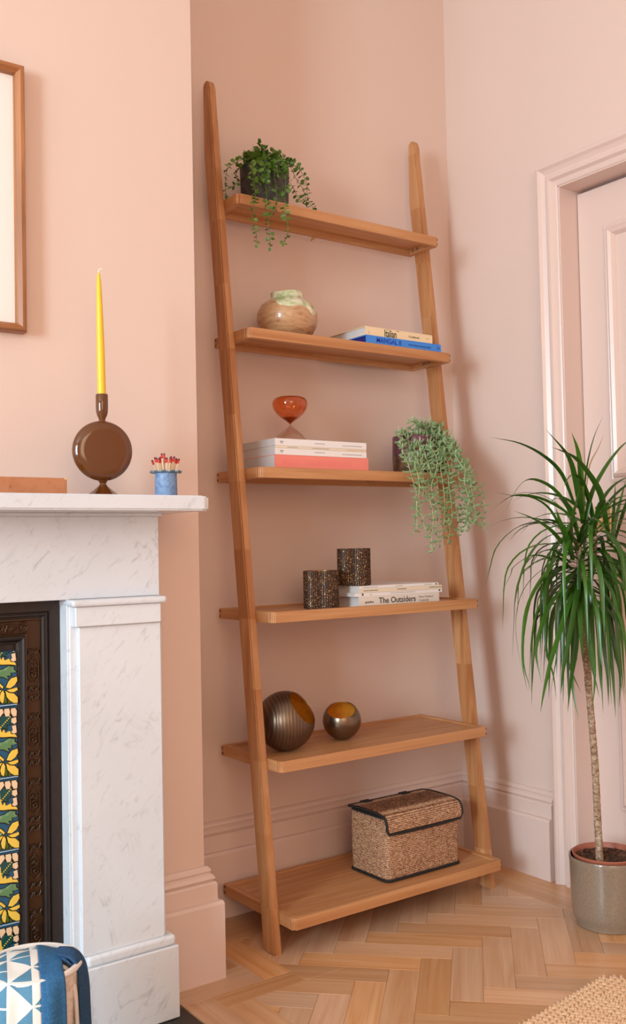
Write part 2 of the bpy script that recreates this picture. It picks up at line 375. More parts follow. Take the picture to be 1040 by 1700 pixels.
# right wall with the door opening
DY0, DY1, DZ = -.418, -1.20, 1.789
b = bmesh.new()
box(b, XR, XR+.12, DY0, 0, -.02, ZC); box(b, XR, XR+.12, DY1, DY0, DZ, ZC); box(b, XR, XR+.12, YF-.12, DY1, -.02, ZC)
structure(finish('wall_right', b, 'wall'))
# left wall and front wall with their window openings
WY0, WY1, WZ0, WZ1 = -2.70, -.72, .62, 2.26
b = bmesh.new()
box(b, XF-.12, XF, WY1, .12, -.02, ZC); box(b, XF-.12, XF, YF-.12, WY0, -.02, ZC); box(b, XF-.12, XF, WY0, WY1, -.02, WZ0); box(b, XF-.12, XF, WY0, WY1, WZ1, ZC)
structure(finish('wall_left', b, 'wall'))
FX0, FX1, FZ0, FZ1 = -2.30, -.80, .80, 2.50
b = bmesh.new()
box(b, XF-.12, FX0, YF-.12, YF, -.02, ZC); box(b, FX1, XR+.12, YF-.12, YF, -.02, ZC); box(b, FX0, FX1, YF-.12, YF, -.02, FZ0); box(b, FX0, FX1, YF-.12, YF, FZ1, ZC)
structure(finish('wall_front', b, 'wall'))
structure(finish('ceiling', bx(XF-.12, XR+.12, YF-.12, .12, ZC, ZC+.05), 'ceiling'))
def sash(name, axis, p, u0, u1, z0, z1):
    bm = bmesh.new(); t = .035
    def bb(a0, a1, c0, c1):
        if axis == 'x': box(bm, p-.03, p+.03, a0, a1, c0, c1, .003)
        else: box(bm, a0, a1, p-.03, p+.03, c0, c1, .003)
    bb(u0, u0+t, z0, z1); bb(u1-t, u1, z0, z1); bb(u0+t, u1-t, z0, z0+t); bb(u0+t, u1-t, z1-t, z1); zm = (z0+z1)/2; bb(u0+t, u1-t, zm-t/2, zm+t/2)
    return structure(finish(name, bm, 'window_wood'))
sash('window_1', 'x', XF-.07, WY0, WY1, WZ0, WZ1); sash('window_2', 'y', YF-.07, FX0, FX1, FZ0, FZ1)

# baseboards: one moulded profile mitred round the corners
SK = [(0, -.001), (.030, -.001), (.030, .150), (.027, .156), (.0195, .1575), (.0195, .190), (.017, .1935), (.013, .1945), (.017, .200), (.013, .207), (.008, .2105), (.0105, .2145), (.009, .2195), (.0045, .2238), (0, .2238)]
path = [Vector(p) for p in [(-.335, YC), (XE, YC), (XE, 0), (XR, 0), (XR, -.343)]]
def sk_pt(i, off):
    n = []
    if i > 0: d = (path[i]-path[i-1]).normalized(); n.append(Vector((d.y, -d.x)))
    if i < len(path)-1: d = (path[i+1]-path[i]).normalized(); n.append(Vector((d.y, -d.x)))
    if len(n) == 1: return path[i]+n[0]*off
    b_ = n[0]+n[1]; return path[i]+b_*(off/b_.dot(n[0]))
for i, nm in enumerate(['baseboard_chimney', 'baseboard_alcove', 'baseboard_back', 'baseboard_right']):
    bm = bmesh.new(); A = []; B = []
    for o_, z in SK:
        a = sk_pt(i, o_); c = sk_pt(i+1, o_); A.append(bm.verts.new((a.x, a.y, z))); B.append(bm.verts.new((c.x, c.y, z)))
    for k in range(len(SK)-1): bm.faces.new((A[k], A[k+1], B[k+1], B[k]))
    bm.faces.new(A[::-1]); bm.faces.new(B)
    structure(finish(nm, bm, 'trim'))

# ------------------------------------------------------------------ herringbone floor
floor = structure(finish('floor', bx(XF, XR, YF, 0, -.05, -.008), 'subfloor'))
LW, LL = .0635, .254
def clip(poly, a, b_, c):
    out = []
    for i in range(len(poly)):
        p, q = poly[i], poly[(i+1) % len(poly)]; dp = a*p[0]+b_*p[1]-c; dq = a*q[0]+b_*q[1]-c
        if dp >= 0: out.append(p)
        if (dp >= 0) != (dq >= 0):
            t = dp/(dp-dq); out.append((p[0]+(q[0]-p[0])*t, p[1]+(q[1]-p[1])*t))
    return out
def cliprect(poly, x0, x1, y0, y1):
    for a in ((1, 0, x0), (-1, 0, -x1), (0, 1, y0), (0, -1, -y1)):
        poly = clip(poly, *a)
        if len(poly) < 3: return []
    return poly
def area2(p): return abs(sum(p[i][0]*p[(i+1) % len(p)][1]-p[(i+1) % len(p)][0]*p[i][1] for i in range(len(p))))/2
REG = [(-.035, .673, -.42, -.155), (-.158, .673, -.90, -.42), (XF, .673, YF, -.90)]
RM = [(-.035, .673, -.42, -.155), (-.158, .673, -.90, -.42), (-2.4, .673, -3.95, -.90)]
def addslab(bm, poly, cx, cy, ang, mi=0):
    # polygon given in world xy -> local coordinates of the block; slightly eased top edge
    ca, sa = math.cos(-ang), math.sin(-ang)
    loc_ = [((p[0]-cx)*ca-(p[1]-cy)*sa, (p[0]-cx)*sa+(p[1]-cy)*ca) for p in poly]
    c = Vector((sum(p[0] for p in loc_)/len(loc_), sum(p[1] for p in loc_)/len(loc_)))
    def sh(p, d):
        v = Vector(p)-c; L = v.length; return c+v*(max(L-d, .0001)/max(L, .0001))
    A = [bm.verts.new((*p, -.008)) for p in loc_]; B = [bm.verts.new((*sh(p, .0003), -.0007)) for p in loc_]; C = [bm.verts.new((*sh(p, .0012), 0)) for p in loc_]
    n = len(poly)
    for P, Q in ((A, B), (B, C)):
        for i in range(n): bm.faces.new((P[i], P[(i+1) % n], Q[(i+1) % n], Q[i]))
    bm.faces.new(C)
blocks = []
c45 = math.sqrt(.5)
def h2w(u, v):   # pattern axes -> world (u along +45 deg, v along -45 deg)
    return (.4906+(u*c45+v*c45), -.4837+(u*c45-v*c45))
# herringbone lattice in (u,v): column k: block along u at (k*w, k*w ...) ; classic cell
n = 4
for i in range(-60, 61):
    for j in range(-22, 23):
        # block A (long along u) origin, block B (long along v)
        ou = i*LW + j*LL; ov = i*LW - j*LL
        blocks.append((0, ou-LL, ov, ou, ov+LW)); blocks.append((1, ou-LL, ov+LW, ou-LL+LW, ov+LW+LL))
made = []
full_mesh = {}
for kind_, u0, v0, u1, v1 in blocks:
    poly = [h2w(u0, v0), h2w(u1, v0), h2w(u1, v1), h2w(u0, v1)]
    cx = sum(p[0] for p in poly)/4; cy = sum(p[1] for p in poly)/4
    if cx < XF-.3 or cx > .95 or cy > .1 or cy < YF-.3: continue
    pcs = [q for q in (cliprect(poly, *r) for r in REG) if len(q) >= 3 and area2(q) > 2e-5]
    if not pcs: continue
    full = sum(area2(q) for q in pcs) > LW*LL*.998
    if full: pcs = [poly]
    made.append((math.hypot(cx-.15, cy+.55), kind_, cx, cy, pcs, full))
made.sort(key=lambda q: q[0])
rest = bmesh.new()
for idx, (d, kind_, cx, cy, pcs, full) in enumerate(made):
    ang = PI/4 if kind_ == 0 else -PI/4
    if idx >= 285:
        for p in pcs: addslab(rest, p, 0, 0, 0)
        continue
    if full and kind_ in full_mesh:
        o = full_mesh[kind_].copy(); COL.objects.link(o); o.parent = floor
    else:
        bm = bmesh.new()
        for p in pcs: addslab(bm, p, cx, cy, ang)
        o = finish('wood_block', bm, 'parquet', floor)
        if full: full_mesh[kind_] = o
    o.location = (cx, cy, 0); o.rotation_euler = (0, 0, ang)
finish('wood_blocks', rest, 'parquet', floor, kind='stuff')
# border strips parallel to the walls
def strip(x0, x1, y0, y1):
    ang = 0 if x1-x0 > y1-y0 else PI/2; cx, cy = (x0+x1)/2, (y0+y1)/2; bm = bmesh.new()
    addslab(bm, [(x0, y0), (x1, y0), (x1, y1), (x0, y1)], cx, cy, ang); o = finish('border_plank', bm, 'parquet', floor); o.location = (cx, cy, 0); o.rotation_euler = (0, 0, ang)
for a, b_ in [(-.062, -.0), (-.155, -.062)]:
    xs = [-.155, .12, .47, .735 if a < -.1 else .80]
    for x0, x1 in zip(xs, xs[1:]): strip(x0 if x0 > -.1 else (-.1 if a < -.1 else -.155), x1, a, b_)
for x0, x1, st in [(.735, XR, 0), (.673, .735, .17)]:
    y = -.062 if x1 > .8 else -.155
    while y > -3.9:
        y2 = max(y-.52-st, -3.94); strip(x0, x1, y2, y); y = y2; st = 0
strip(-.16+.005, -.098, -.2788, -.062); strip(-.098, -.035, -.366, -.155)
strip(-.285, -.098, -.366, -.2788); strip(-.222, -.035, -.42, -.366); 
for x0, x1, ys in [(-.285, -.222, [-.366, -.64, -.90]), (-.222, -.158, [-.42, -.72, -.90])]:
    for ya, yb in zip(ys, ys[1:]): strip(x0, x1, yb, ya)
hearth = tag(finish('hearth_slab', bx(-1.66, -.287, -.90, YC+.001, -.009, -.0012, .001), 'slate'), 'dark slate hearth slab set flush in the floor before the fireplace', 'hearth')

# ------------------------------------------------------------------ door
CAS = [(0, 0), (0, .022), (.003, .028), (.010, .030), (.016, .024), (.026, .018), (.034, .020), (.038, .027), (.044, .027), (.050, .019), (.060, .017), (.064, .015), (.064, 0)]
cor = [(DY0+.064, -.001), (DY0+.064, DZ+.064), (DY1-.064, DZ+.064), (DY1-.064, -.001)]
bm = bmesh.new()
# walk left foot -> up -> right -> down; inside of opening lies to the right, so flip the offset sign
mitre_loop(bm, cor, [(o_, h) for o_, h in CAS], lambda u, v, h: (XR-h, u, v), closed=False)
structure(finish('trim_1', bm, 'trim', smooth=False))
b = bmesh.new()
box(b, XR-.006, XR, DY0+.064, DY0+.076, 0, DZ+.076, .001); box(b, XR-.006, XR, DY1-.076, DY1-.064, 0, DZ+.076, .001); box(b, XR-.006, XR, DY1-.064, DY0+.064, DZ+.064, DZ+.076, .001)
structure(finish('trim_2', b, 'trim'))
b = bmesh.new()   # door lining (reveal)
box(b, XR-.014, XR+.12, DY0-.004, DY0, 0, DZ, .0008); box(b, XR-.014, XR+.12, DY1, DY1+.004, 0, DZ, .0008); box(b, XR-.014, XR+.12, DY1, DY0, DZ-.004, DZ, .0008)
structure(finish('trim_3', b, 'trim'))
DX = XR+.054
door = structure(finish('door_1', bx(DX, DX+.035, DY1+.006, DY0-.006, .006, DZ-.012, .0015), 'trim'))
PM = [(0, 0), (.0, .004), (.006, .006), (.010, .004), (.013, .011), (.020, .016), (.028, .012), (.033, .004), (.036, -.002), (.040, -.002)]
def door_panel(y0, y1, z0, z1):
    bm = bmesh.new()
    mitre_loop(bm, [(y0, z0), (y1, z0), (y1, z1), (y0, z1)][::(1 if y0 < y1 else -1)], PM, lambda u, v, h: (DX-h, u, v), closed=True)
    finish('panel_moulding', bm, 'trim', door)
ym = (DY0+DY1)/2
for (z0, z1) in ((.20, .78), (1.02, 1.675)):
    door_panel(ym+.045, DY0-.088, z0, z1); door_panel(DY1+.088, ym-.045, z0, z1)
pl = finish('lock_plate', bx(DX-.003, DX, -.502, -.452, .895, .962, .001), 'brass', door)
bm = bmesh.new(); lathe(bm, [(0, .030), (.008, .029), (.013, .024), (.0145, .018), (.012, .012), (.006, .008), (.006, .002), (.011, .0), (0, 0)], 24, mat=Matrix.Translation((DX-.003, -.480, .925)) @ Matrix.Rotation(-PI/2, 4, 'Y'))
finish('door_knob', bm, 'brass', pl, smooth=True)
bm = bmesh.new()
for y, z in ((-.457, .957), (-.497, .957), (-.457, .900), (-.497, .900)): lathe(bm, [(0, .001), (.002, .0008), (.0022, 0)], 8, mat=Matrix.Translation((DX-.003, y, z)) @ Matrix.Rotation(-PI/2, 4, 'Y'))
finish('screw', bm, 'bolt_dark', pl)

# ------------------------------------------------------------------ picture frame
pf = thing('picture_frame', 'brown wooden picture frame with plain white mat on the chimney breast', 'picture frame', (-.802, YC, 1.532))
FR = [(0, 0), (0, .021), (.003, .026), (.009, .0255), (.016, .018), (.017, .011), (.018, .002)]
for nm, (i0, i1), mt in (('frame_side', (0, 1), 'frame_x'), ('frame_side', (1, 2), 'frame'), ('frame_side', (2, 3), 'frame_x'), ('frame_side', (3, 4), 'frame')):
    C4 = [Vector(c) for c in ((-.25, -.251), (.25, -.251), (.25, .251), (-.25, .251))]; bm = bmesh.new(); Ls = []
    for off, h in FR:
        L = []
        for k in (i0 % 4, i1 % 4):
            c = C4[k]; L.append(bm.verts.new((c.x-math.copysign(off, c.x), -h, c.y-math.copysign(off, c.y))))
        Ls.append(L)
    for A, B in zip(Ls, Ls[1:]): bm.faces.new((A[0], A[1], B[1], B[0]))
    bm.faces.new([l[0] for l in Ls]); bm.faces.new([l[1] for l in Ls]); bm.faces.new((Ls[0][0], Ls[0][1], Ls[-1][1], Ls[-1][0]))
    finish(nm, bm, mt, pf)
finish('mat_board', bx(-.2345, .2345, -.007, -.003, -.2355, .2355), 'mat_board', pf)

# ------------------------------------------------------------------ fireplace
fx = thing('fireplace_surround', 'white grey-veined marble fireplace surround with mantel shelf and pilasters', 'fireplace', (-.95, YC, 0))
def fpart(name, *a, **k): 
    x0, x1, y0, y1, z0, z1 = a
    return finish(name, bx(x0+.95, x1+.95, y0-YC, y1-YC, z0, z1, **k), 'marble', fx)
ms = bmesh.new(); box(ms, -.676, .676, -.216, 0, .9440, .9715)
vv = [v for v in ms.verts if v.co.y < -.1]
es = [e for e in ms.edges if abs(e.verts[0].co.x-e.verts[1].co.x) < 1e-4 and abs(e.verts[0].co.y-e.verts[1].co.y) < 1e-4 and e.verts[0].co.y < -.1]
bmesh.ops.bevel(ms, geom=es, offset=.018, segments=4, affect='EDGES'); 
bmesh.ops.bevel(ms, geom=[e for e in ms.edges if abs(e.verts[0].co.z-e.verts[1].co.z) < 1e-4], offset=.003, segments=2, affect='EDGES')
finish('mantel_shelf', ms, 'marble', fx, smooth=True)
fpart('bed_mould', -1.58, -.322, -.384, YC, .9375, .944, bev=.001)
fpart('frieze', -1.574, -.326, -.375, YC, .7870, .9375, bev=.001)
for s in (1, -1):
    def q(name, x0, x1, y0, y1, z0, z1, bev=.0015, seg=1, s=s):
        if s < 0: x0, x1 = -1.9-x1, -1.9-x0
        return fpart(name, x0, x1, y0, y1, z0, z1, bev=bev, seg=seg)
    q('plinth', -.490, -.3085, -.400, YC, -.0005, .1325)
    q('plinth_mould', -.488, -.312, -.396, YC, .1325, .1515, .006, 3)
    q('pilaster', -.4945, -.331, -.388, YC, .1515, .7380)
    q('pilaster_backing', -.507, -.324, -.377, YC, .1515, .7870, .001)
    q('inner_jamb', -.511, -.500, -.374, YC, .0, .7870, .001)
    q('capital', -.5035, -.3335, -.396, YC, .7380, .7745)
    q('capital_mould', -.512, -.325, -.405, YC, .7745, .7870, .0045, 2)
ins = thing('fireplace_insert', 'black cast-iron fireplace insert with floral tile columns', 'fireplace insert', (-.95, -.335, 0))
I = lambda x: x+.95
# stepped mouldings of the iron frame around the tile panels
def ibox(name, x0, x1, y0, y1, z0, z1, mt='iron', bev=.001, par=None): return finish(name, bx(I(x0), I(x1), y0+.335, y1+.335, z0, z1, bev=bev), mt, par or ins)
ZT = .786
bm = bmesh.new()
def ib(x0, x1, y0, y1, z0, z1, bev=.0012): box(bm, I(x0), I(x1), y0+.335, y1+.335, z0, z1, bev)
ib(-1.389, -.511, -.318, YC, .0, ZT); finish('back_plate', bm, 'iron', ins)
def rect_ring(name, xo, zo, w_, y, mt, prof=None, x_in=None):
    """three-sided moulded frame: xo outer half-span, zo outer top"""
    bm = bmesh.new(); c = [(-xo, 0), (-xo, zo), (xo, zo), (xo, 0)][::-1]
    mitre_loop(bm, c, prof, lambda u, v, h: (u, -h+(y+.335), v), closed=False); return finish(name, bm, mt, ins)
rect_ring('outer_frame', .439, ZT, .02, -.318, 'iron', [(0, 0), (0, .022), (.002, .024), (.019, .023), (.021, .017), (.0225, .017), (.0235, .021), (.026, .021), (.0275, .015), (.031, .013), (.031, 0)])
rect_ring('ornament_band', .408, ZT-.031, .03, -.318, 'iron_rust', [(0, 0), (0, .012), (.0035, .013), (.005, .010), (.026, .010), (.0275, .013), (.031, .012), (.031, 0)])
rect_ring('inner_frame', .377, ZT-.062, .012, -.318, 'iron', [(0, 0), (0, .016), (.003, .018), (.006, .016), (.010, .008), (.014, .006), (.014, 0)])
# cast relief on the ornament band
bm = bmesh.new()
def relief_unit(f):   # f(u across, v along) -> point; unit .1125 long
    Z = .0016
    def bar(a, b_, r=.0014): tube(bm, [f(*a), f(*b_)], r*1.2, 5)
    def ring(cu, cv, r, t=.0015, k=8): tube(bm, [f(cu+r*math.cos(2*PI*i/k), cv+r*math.sin(2*PI*i/k)) for i in range(k)], t, 5, closed=True)
    for cv in (.010, .026): ring(0, cv, .0042); bar((-.0095, cv-.005), (-.005, cv+.004), .0013); bar((.0055, cv-.004), (.0095, cv+.004), .0013)
    hx = [(-.009, .046), (0, .036), (.009, .046), (.009, .072), (0, .082), (-.009, .072)]
    for i in range(6): bar(hx[i], hx[(i+1) % 6], .0009)
    ring(0, .050, .0036); ring(0, .066, .003, .0014, 6); bar((-.006, .058), (.005, .062), .0013); bar((.006, .054), (-.004, .058), .0013)
    for s in (-1, 1): bar((s*.003, .070), (s*.007, .064), .0012)
    for (cu, cv) in ((0, .092),):
        ring(cu, cv, .0058, .0013); ring(cu, cv, .0025, .0016, 6)
        for s in (-1, 1): bar((s*.0065, cv), (s*.0102, cv+.006), .0013); bar((s*.0065, cv), (s*.0102, cv-.006), .0013)
yb = -.0155+(-.318+.335)+.0022
for s in (-1, 1):
    for k in range(6): relief_unit(lambda u, v, s=s, k=k: (s*.3925+u, yb, .02+k*.1165+v))
for k in range(7): relief_unit(lambda u, v, k=k: (-.395+k*.113+v, yb, ZT-.0465+u))
finish('cast_relief', bm, 'iron_rust', ins, smooth=True, kind='stuff')
# firebox: hood arch, bars
ibox('tile_divider', -1.185, -1.165, -.336, -.318, 0, ZT-.076); ibox('tile_divider', -.735, -.715, -.336, -.318, 0, ZT-.076)
bm = bmesh.new(); A = []
for k in range(17):
    a = PI*k/16; A.append((.20*math.cos(a), .42+.16*math.sin(a)))
poly = [(.215, .12), (.215, ZT-.08), (-.215, ZT-.08), (-.215, .12)] 
outer = [(.215*(1 if k < 8 else -1) if k not in (8,) else 0, 0) for k in range(17)]
top = [bm.verts.new((min(.215, max(-.215, x*1.3)), .006, ZT-.078)) for x, z in A]; bot = [bm.verts.new((x, -.012, z)) for x, z in A]
for k in range(16): bm.faces.new((top[k], top[k+1], bot[k+1], bot[k]))
for s, k in ((1, 0), (-1, 16)):
    p = [bm.verts.new((s*.215, .006, .0)), bm.verts.new((s*.20, -.012, .0))]; bm.faces.new((top[k], bot[k], p[1], p[0]))
finish('hood', bm, 'iron', ins, smooth=True)
for k in range(6): ibox('grate_bar', -1.13, -.77, -.345, -.337, .10+k*.03, .108+k*.03)
# majolica tiles: relief design drawn on a unit tile, right edge u=1, v down from the top
def U(pts): return [(1+(x-232)/785, 1-(y-585)/785) for x, y in pts]
SH = [('t_teal', [(0, 765), (25, 712), (70, 668), (110, 690), (158, 672), (170, 740), (140, 790), (112, 785), (118, 835), (62, 812), (38, 855), (0, 830)]),
 ('t_pink', [(-62, 602), (-6, 600), (6, 640), (-20, 690), (-55, 690), (-72, 640)]), ('t_pink', [(12, 602), (66, 600), (80, 640), (58, 668), (24, 705), (6, 640)]), ('t_pink', [(84, 604), (140, 602), (152, 640), (140, 694), (100, 692), (84, 650)]), ('t_pink', [(158, 606), (208, 604), (226, 640), (222, 700), (184, 702), (160, 660)]),
 ('t_pink', [(160, 716), (216, 706), (224, 762), (198, 786), (160, 762)]), ('t_pink', [(168, 800), (214, 792), (224, 880), (190, 892), (158, 872), (178, 846)]),
 ('t_yellow', [(-60, 700), (-5, 690), (22, 716), (24, 766), (34, 812), (52, 864), (78, 826), (94, 872), (150, 852), (166, 892), (216, 902), (236, 936), (160, 922), (60, 916), (-60, 890)]),
 ('t_green', [(-60, 940), (10, 968), (72, 962), (140, 930), (206, 946), (196, 972), (232, 1002), (196, 1010), (160, 1008), (166, 1044), (118, 1040), (130, 1082), (78, 1052), (30, 1042), (-60, 1000)]),
 ('t_yellow', [(104, 1170), (132, 1108), (166, 1068), (232, 1054), (238, 1100), (206, 1150), (150, 1184)]), ('t_yellow', [(112, 1196), (152, 1190), (236, 1176), (240, 1206), (196, 1226), (150, 1222)]),
 ('t_yellow', [(98, 1198), (140, 1226), (196, 1238), (240, 1286), (240, 1352), (196, 1350), (150, 1320), (112, 1270)]), ('t_yellow', [(72, 1190), (90, 1226), (84, 1290), (74, 1342), (46, 1322), (34, 1270), (48, 1220)]),
 ('t_yellow', [(62, 1186), (30, 1232), (-10, 1262), (-70, 1270), (-60, 1226), (0, 1196)]), ('t_yellow', [(-60, 1096), (-10, 1086), (40, 1112), (84, 1160), (70, 1178), (20, 1130), (-60, 1120)]),
 ('t_olive', [(92, 1240), (112, 1286), (116, 1330), (92, 1348), (82, 1310)]), ('t_olive', [(124, 1296), (156, 1340), (128, 1352)]), ('t_green', [(0, 1122), (22, 1140), (50, 1172), (8, 1190), (-30, 1150)]),
 ('t_olive', [(30, 1290), (44, 1336), (0, 1345), (-50, 1330), (-10, 1300)])]
TS = .1275
tm = ['t_blue', 't_line', 't_pink', 't_teal', 't_yellow', 't_green', 't_olive', 't_sky']
bm = bmesh.new(); box(bm, -.0632, .0632, 0, .008, 0, TS-.0012, .0006)
box(bm, -.0632, .0632, -.0009, 0, .0002, .0022, 0, mi=7)
f3 = lambda u, v, h: ((u-.5)*.1264, -h, v*(TS-.0012))
def grow(p, d):
    c = Vector((sum(q[0] for q in p)/len(p), sum(q[1] for q in p)/len(p))); return [tuple(c+(Vector(q)-c)*(1+d/max((Vector(q)-c).length, .01))) for q in p]
for shift in (0, -.40, -.72):
    for kx, (mt, pts) in enumerate(SH):
        if shift == 0: p = U(pts)
        else: p = [(1.27-u if shift == -.40 else u-.74, v) for u, v in U(pts)]
        if min(q[0] for q in p) < -.0 or max(q[0] for q in p) > 1.012: 
            p = [(min(max(q[0], .004), .996), q[1]) for q in p]
            if max(q[0] for q in p)-min(q[0] for q in p) < .02: continue
        lift = .0003*abs(shift)+kx*.00001
        prism(bm, grow(p, .010), f3, .0001, .0007+lift, 1); prism(bm, p, f3, .0001, .0017+lift, tm.index(mt), .10)
for k in range(7):
    x, y = 44+k*17, 800-k*17; c = U([(x, y)])[0]; prism(bm, [(c[0]+.012*math.cos(a*PI/3), c[1]+.012*math.sin(a*PI/3)) for a in range(6)], f3, .0001, .0026, 4, .3)
tile0 = finish('tile', bm, tm, ins)
zt0 = ZT-.0765-.0385
first = True
for cx in (-.6500, -1.2500):
    for k in range(6):
        z = .602-k*.1278
        if k == 0:   # the top course is cut to the frame
            bm = bmesh.new(); bm.from_mesh(tile0.data); bmesh.ops.bisect_plane(bm, geom=bm.verts[:]+bm.edges[:]+bm.faces[:], plane_co=(0, 0, .096), plane_no=(0, 0, 1), clear_outer=True)
            o = finish('tile', bm, tm, ins); o.location = (I(cx), -.327+.335, z); continue
        o = tile0 if first else tile0.copy()
        if not first: COL.objects.link(o); o.parent = ins
        first = False
        o.location = (I(cx), -.327+.335, z)
ins_z = None

# ------------------------------------------------------------------ ladder shelf
W = .6323
ZS = [1.6957, 1.3761, 1.0542, .7318, .4098, .0853]; FS = [.1559, .1934, .2310, .2712, .2900, .3297]
lad = thing('ladder_shelf', 'tall oak leaning ladder shelf with six shelves in the alcove', 'shelf unit', (0, -.15, 0))
ly = lambda y: y+.15
YB = -.0393
def side_poly():
    f = lambda z: -.2841+.1102*z
    zc = (YB+.2396)/.1102
    pts = [(f(0), 0), (f(0)+.0445, 0), (YB, zc), (YB, 1.982), (YB-.004, 1.990), (YB-.014, 1.9945), (YB-.023, 1.988), (YB-.029, 1.972), (f(1.940), 1.940)]
    return pts
for nm, x0, x1, lb in (('upright', -.0205, 0, 'left oak upright'), ('upright', W, W+.0205, 'right oak upright')):
    bm = bmesh.new(); P = side_poly()
    A = [bm.verts.new((x0, ly(y), z)) for y, z in P]; B = [bm.verts.new((x1, ly(y), z)) for y, z in P]
    for i in range(len(P)): bm.faces.new((A[i], A[(i+1) % len(P)], B[(i+1) % len(P)], B[i]))
    bm.faces.new(A); bm.faces.new(B[::-1]); bmesh.ops.recalc_face_normals(bm, faces=bm.faces[:])
    bmesh.ops.bevel(bm, geom=[e for e in bm.edges if abs(e.verts[0].co.x-e.verts[1].co.x) < 1e-5], offset=.0028, segments=2, affect='EDGES')
    o = finish(nm, bm, 'oak_z', lad, smooth=True); o['label'] = lb
RT = .016; HT = .0245
for z, F in zip(ZS, FS):
    sh = finish('shelf', bx(RT-.001, W-RT+.001, ly(-F+RT-.001), ly(YB-RT+.001), z-.011, z-.0035), 'oak_x', lad)
    def rail(nm, x0, x1, y0, y1, mt, round_=False):
        bm = bx(x0, x1, ly(y0), ly(y1), z-HT, z)
        if round_:
            e = [e for e in bm.edges if abs(e.verts[0].co.z-e.verts[1].co.z) > .01 and e.verts[0].co.y < ly(y0)+.001]
            bmesh.ops.bevel(bm, geom=e, offset=.0065, segments=3, affect='EDGES')
        bmesh.ops.bevel(bm, geom=[e for e in bm.edges if e.calc_face_angle(0) > .6], offset=.0010, segments=1, affect='EDGES')
        return finish(nm, bm, mt, sh)
    rail('front_rail', 0, W, -F, -F+RT, 'oak_x', True); rail('back_rail', 0, W, YB-RT, YB, 'oak_x')
    rail('end_rail', 0, RT, -F+RT, YB-RT, 'oak_y'); rail('end_rail', W-RT, W, -F+RT, YB-RT, 'oak_y')
    for k in (0, 1):   # finger joints showing end grain
        zz = z-.0035-k*.0125
        bm = bmesh.new(); box(bm, W-.0062, W+.0003, ly(-F-.0003), ly(-F+.010), zz-.005, zz); 
        for v in bm.verts:
            if v.co.x > W and v.co.y < ly(-F): v.co.x -= .0028; v.co.y += .0028
        finish('finger_joint', bm, 'oak_end', sh)
        finish('finger_joint', bx(-.0003, .004, ly(YB-.009), ly(YB-.002), zz-.005, zz), 'oak_end', sh)
    yc = -.2841+.1102*(z-.015)+.0201
    for dy in (-.009, .009):
        bm = bmesh.new(); lathe(bm, [(0, .004), (.0025, .0042), (.0045, .003), (.005, .0)], 12, mat=Matrix.Translation((W-RT, ly(yc+dy), z-.0175)) @ Matrix.Rotation(-PI/2, 4, 'Y'))
        finish('bolt', bm, 'steel', sh, smooth=True)
bm = bmesh.new(); tube(bm, [(.30, ly(YB+.004), 1.666), (.30, ly(YB+.009), 1.664), (.30, ly(YB+.010), 1.669)], .0012, 6); box(bm, .2975, .3025, ly(YB-.006), ly(YB+.006), 1.6655, 1.6712, .0005)
o = finish('wall_fixing', bm, 'brass', lad); o['label'] = 'small brass wall fixing'
bm = bmesh.new(); lathe(bm, [(0, .0008), (.0025, .0006), (.0028, 0)], 10, mat=Matrix.Translation((.315, ly(-FS[2]+RT*.5), ZS[2]-HT)) @ Matrix.Rotation(PI, 4, 'X')); finish('screw', bm, 'bolt_dark', lad)

# ------------------------------------------------------------------ books and magazines
def make_book(name, label, cat, x0, x1, ys, yb_, z0, z1, cover, page='pages', board=.0016, hard=True, group=None, rot=0.0):
    """spine faces the room (-y) at ys; pages show on the other three sides"""
    cx = (x0+x1)/2; t = thing(name, label, cat, (cx, ys, z0), rot, group); w2 = (x1-x0)/2; D = yb_-ys; H = z1-z0
    bm = bmesh.new(); box(bm, -w2, w2, 0, D, 0, board, .0004); box(bm, -w2, w2, 0, D, H-board, H, .0004); box(bm, -w2, w2, 0, board, board*.9, H-board*.9, 0)
    finish('cover', bm, cover, t)
    i = .003 if hard else .0004
    finish('pages', bx(-w2+i, w2-i, board, D-i, board, H-board), page, t)
    return t
def spine_text(t, body, x, z, size, mat, sx=1.0, bold=0.0, name='lettering'):
    return text(body, size, mat, t, Matrix.Translation((x, -.0002, z)) @ Matrix.Rotation(PI/2, 4, 'X'), name, sx, bold)
def dashes(t, x0, x1, z, mat='grey_ink', h=.0012, k=8, seed=1):
    rnd = random.Random(seed); bm = bmesh.new(); x = x0
    while x < x1:
        L = min((x1-x0)/k*rnd.uniform(.5, 1.2), x1-x); box(bm, x, x+L*.8, -.00045, .0001, z, z+h); x += L
    o = finish('printed_line', bm, mat, t); o['label'] = 'line of tiny print'; return o
z2 = ZS[1]
tb = make_book('book', 'cobalt blue cookbook lettered MANGAL II, under the cream cookbook', 'book', .348, .600, -.188, -.045, z2, z2+.0205, 'blue_cover', 'pages_blue', .0022)
spine_text(tb, 'MANGAL II', -.094, .0048, .0172, 'blue_ink', .98, .0003); spine_text(tb, 'Ferhat Dirik and Sertac Dirik', .012, .0072, .0062, 'navy_ink', 1.05)
bm = bmesh.new(); tube(bm, [(.116+.0038*math.cos(a*PI/6), -.0003, .0102+.0038*math.sin(a*PI/6)) for a in range(12)], .0003, 4, closed=True); box(bm, .111, .121, -.0005, .0001, .0100, .0107); finish('emblem', bm, 'navy_ink', tb)
tc = make_book('book', 'cream cookbook lettered Italian, on top of the blue cookbook', 'book', .347, .571, -.187, -.022, z2+.0206, z2+.0425, 'cream', 'pages', .0018)
spine_text(tc, 'Italian', -.052, .0014, .0262, 'green_ink', .66, .0003); spine_text(tc, 'Cookbook', .030, .0075, .0075, 'green_ink', 1.1)
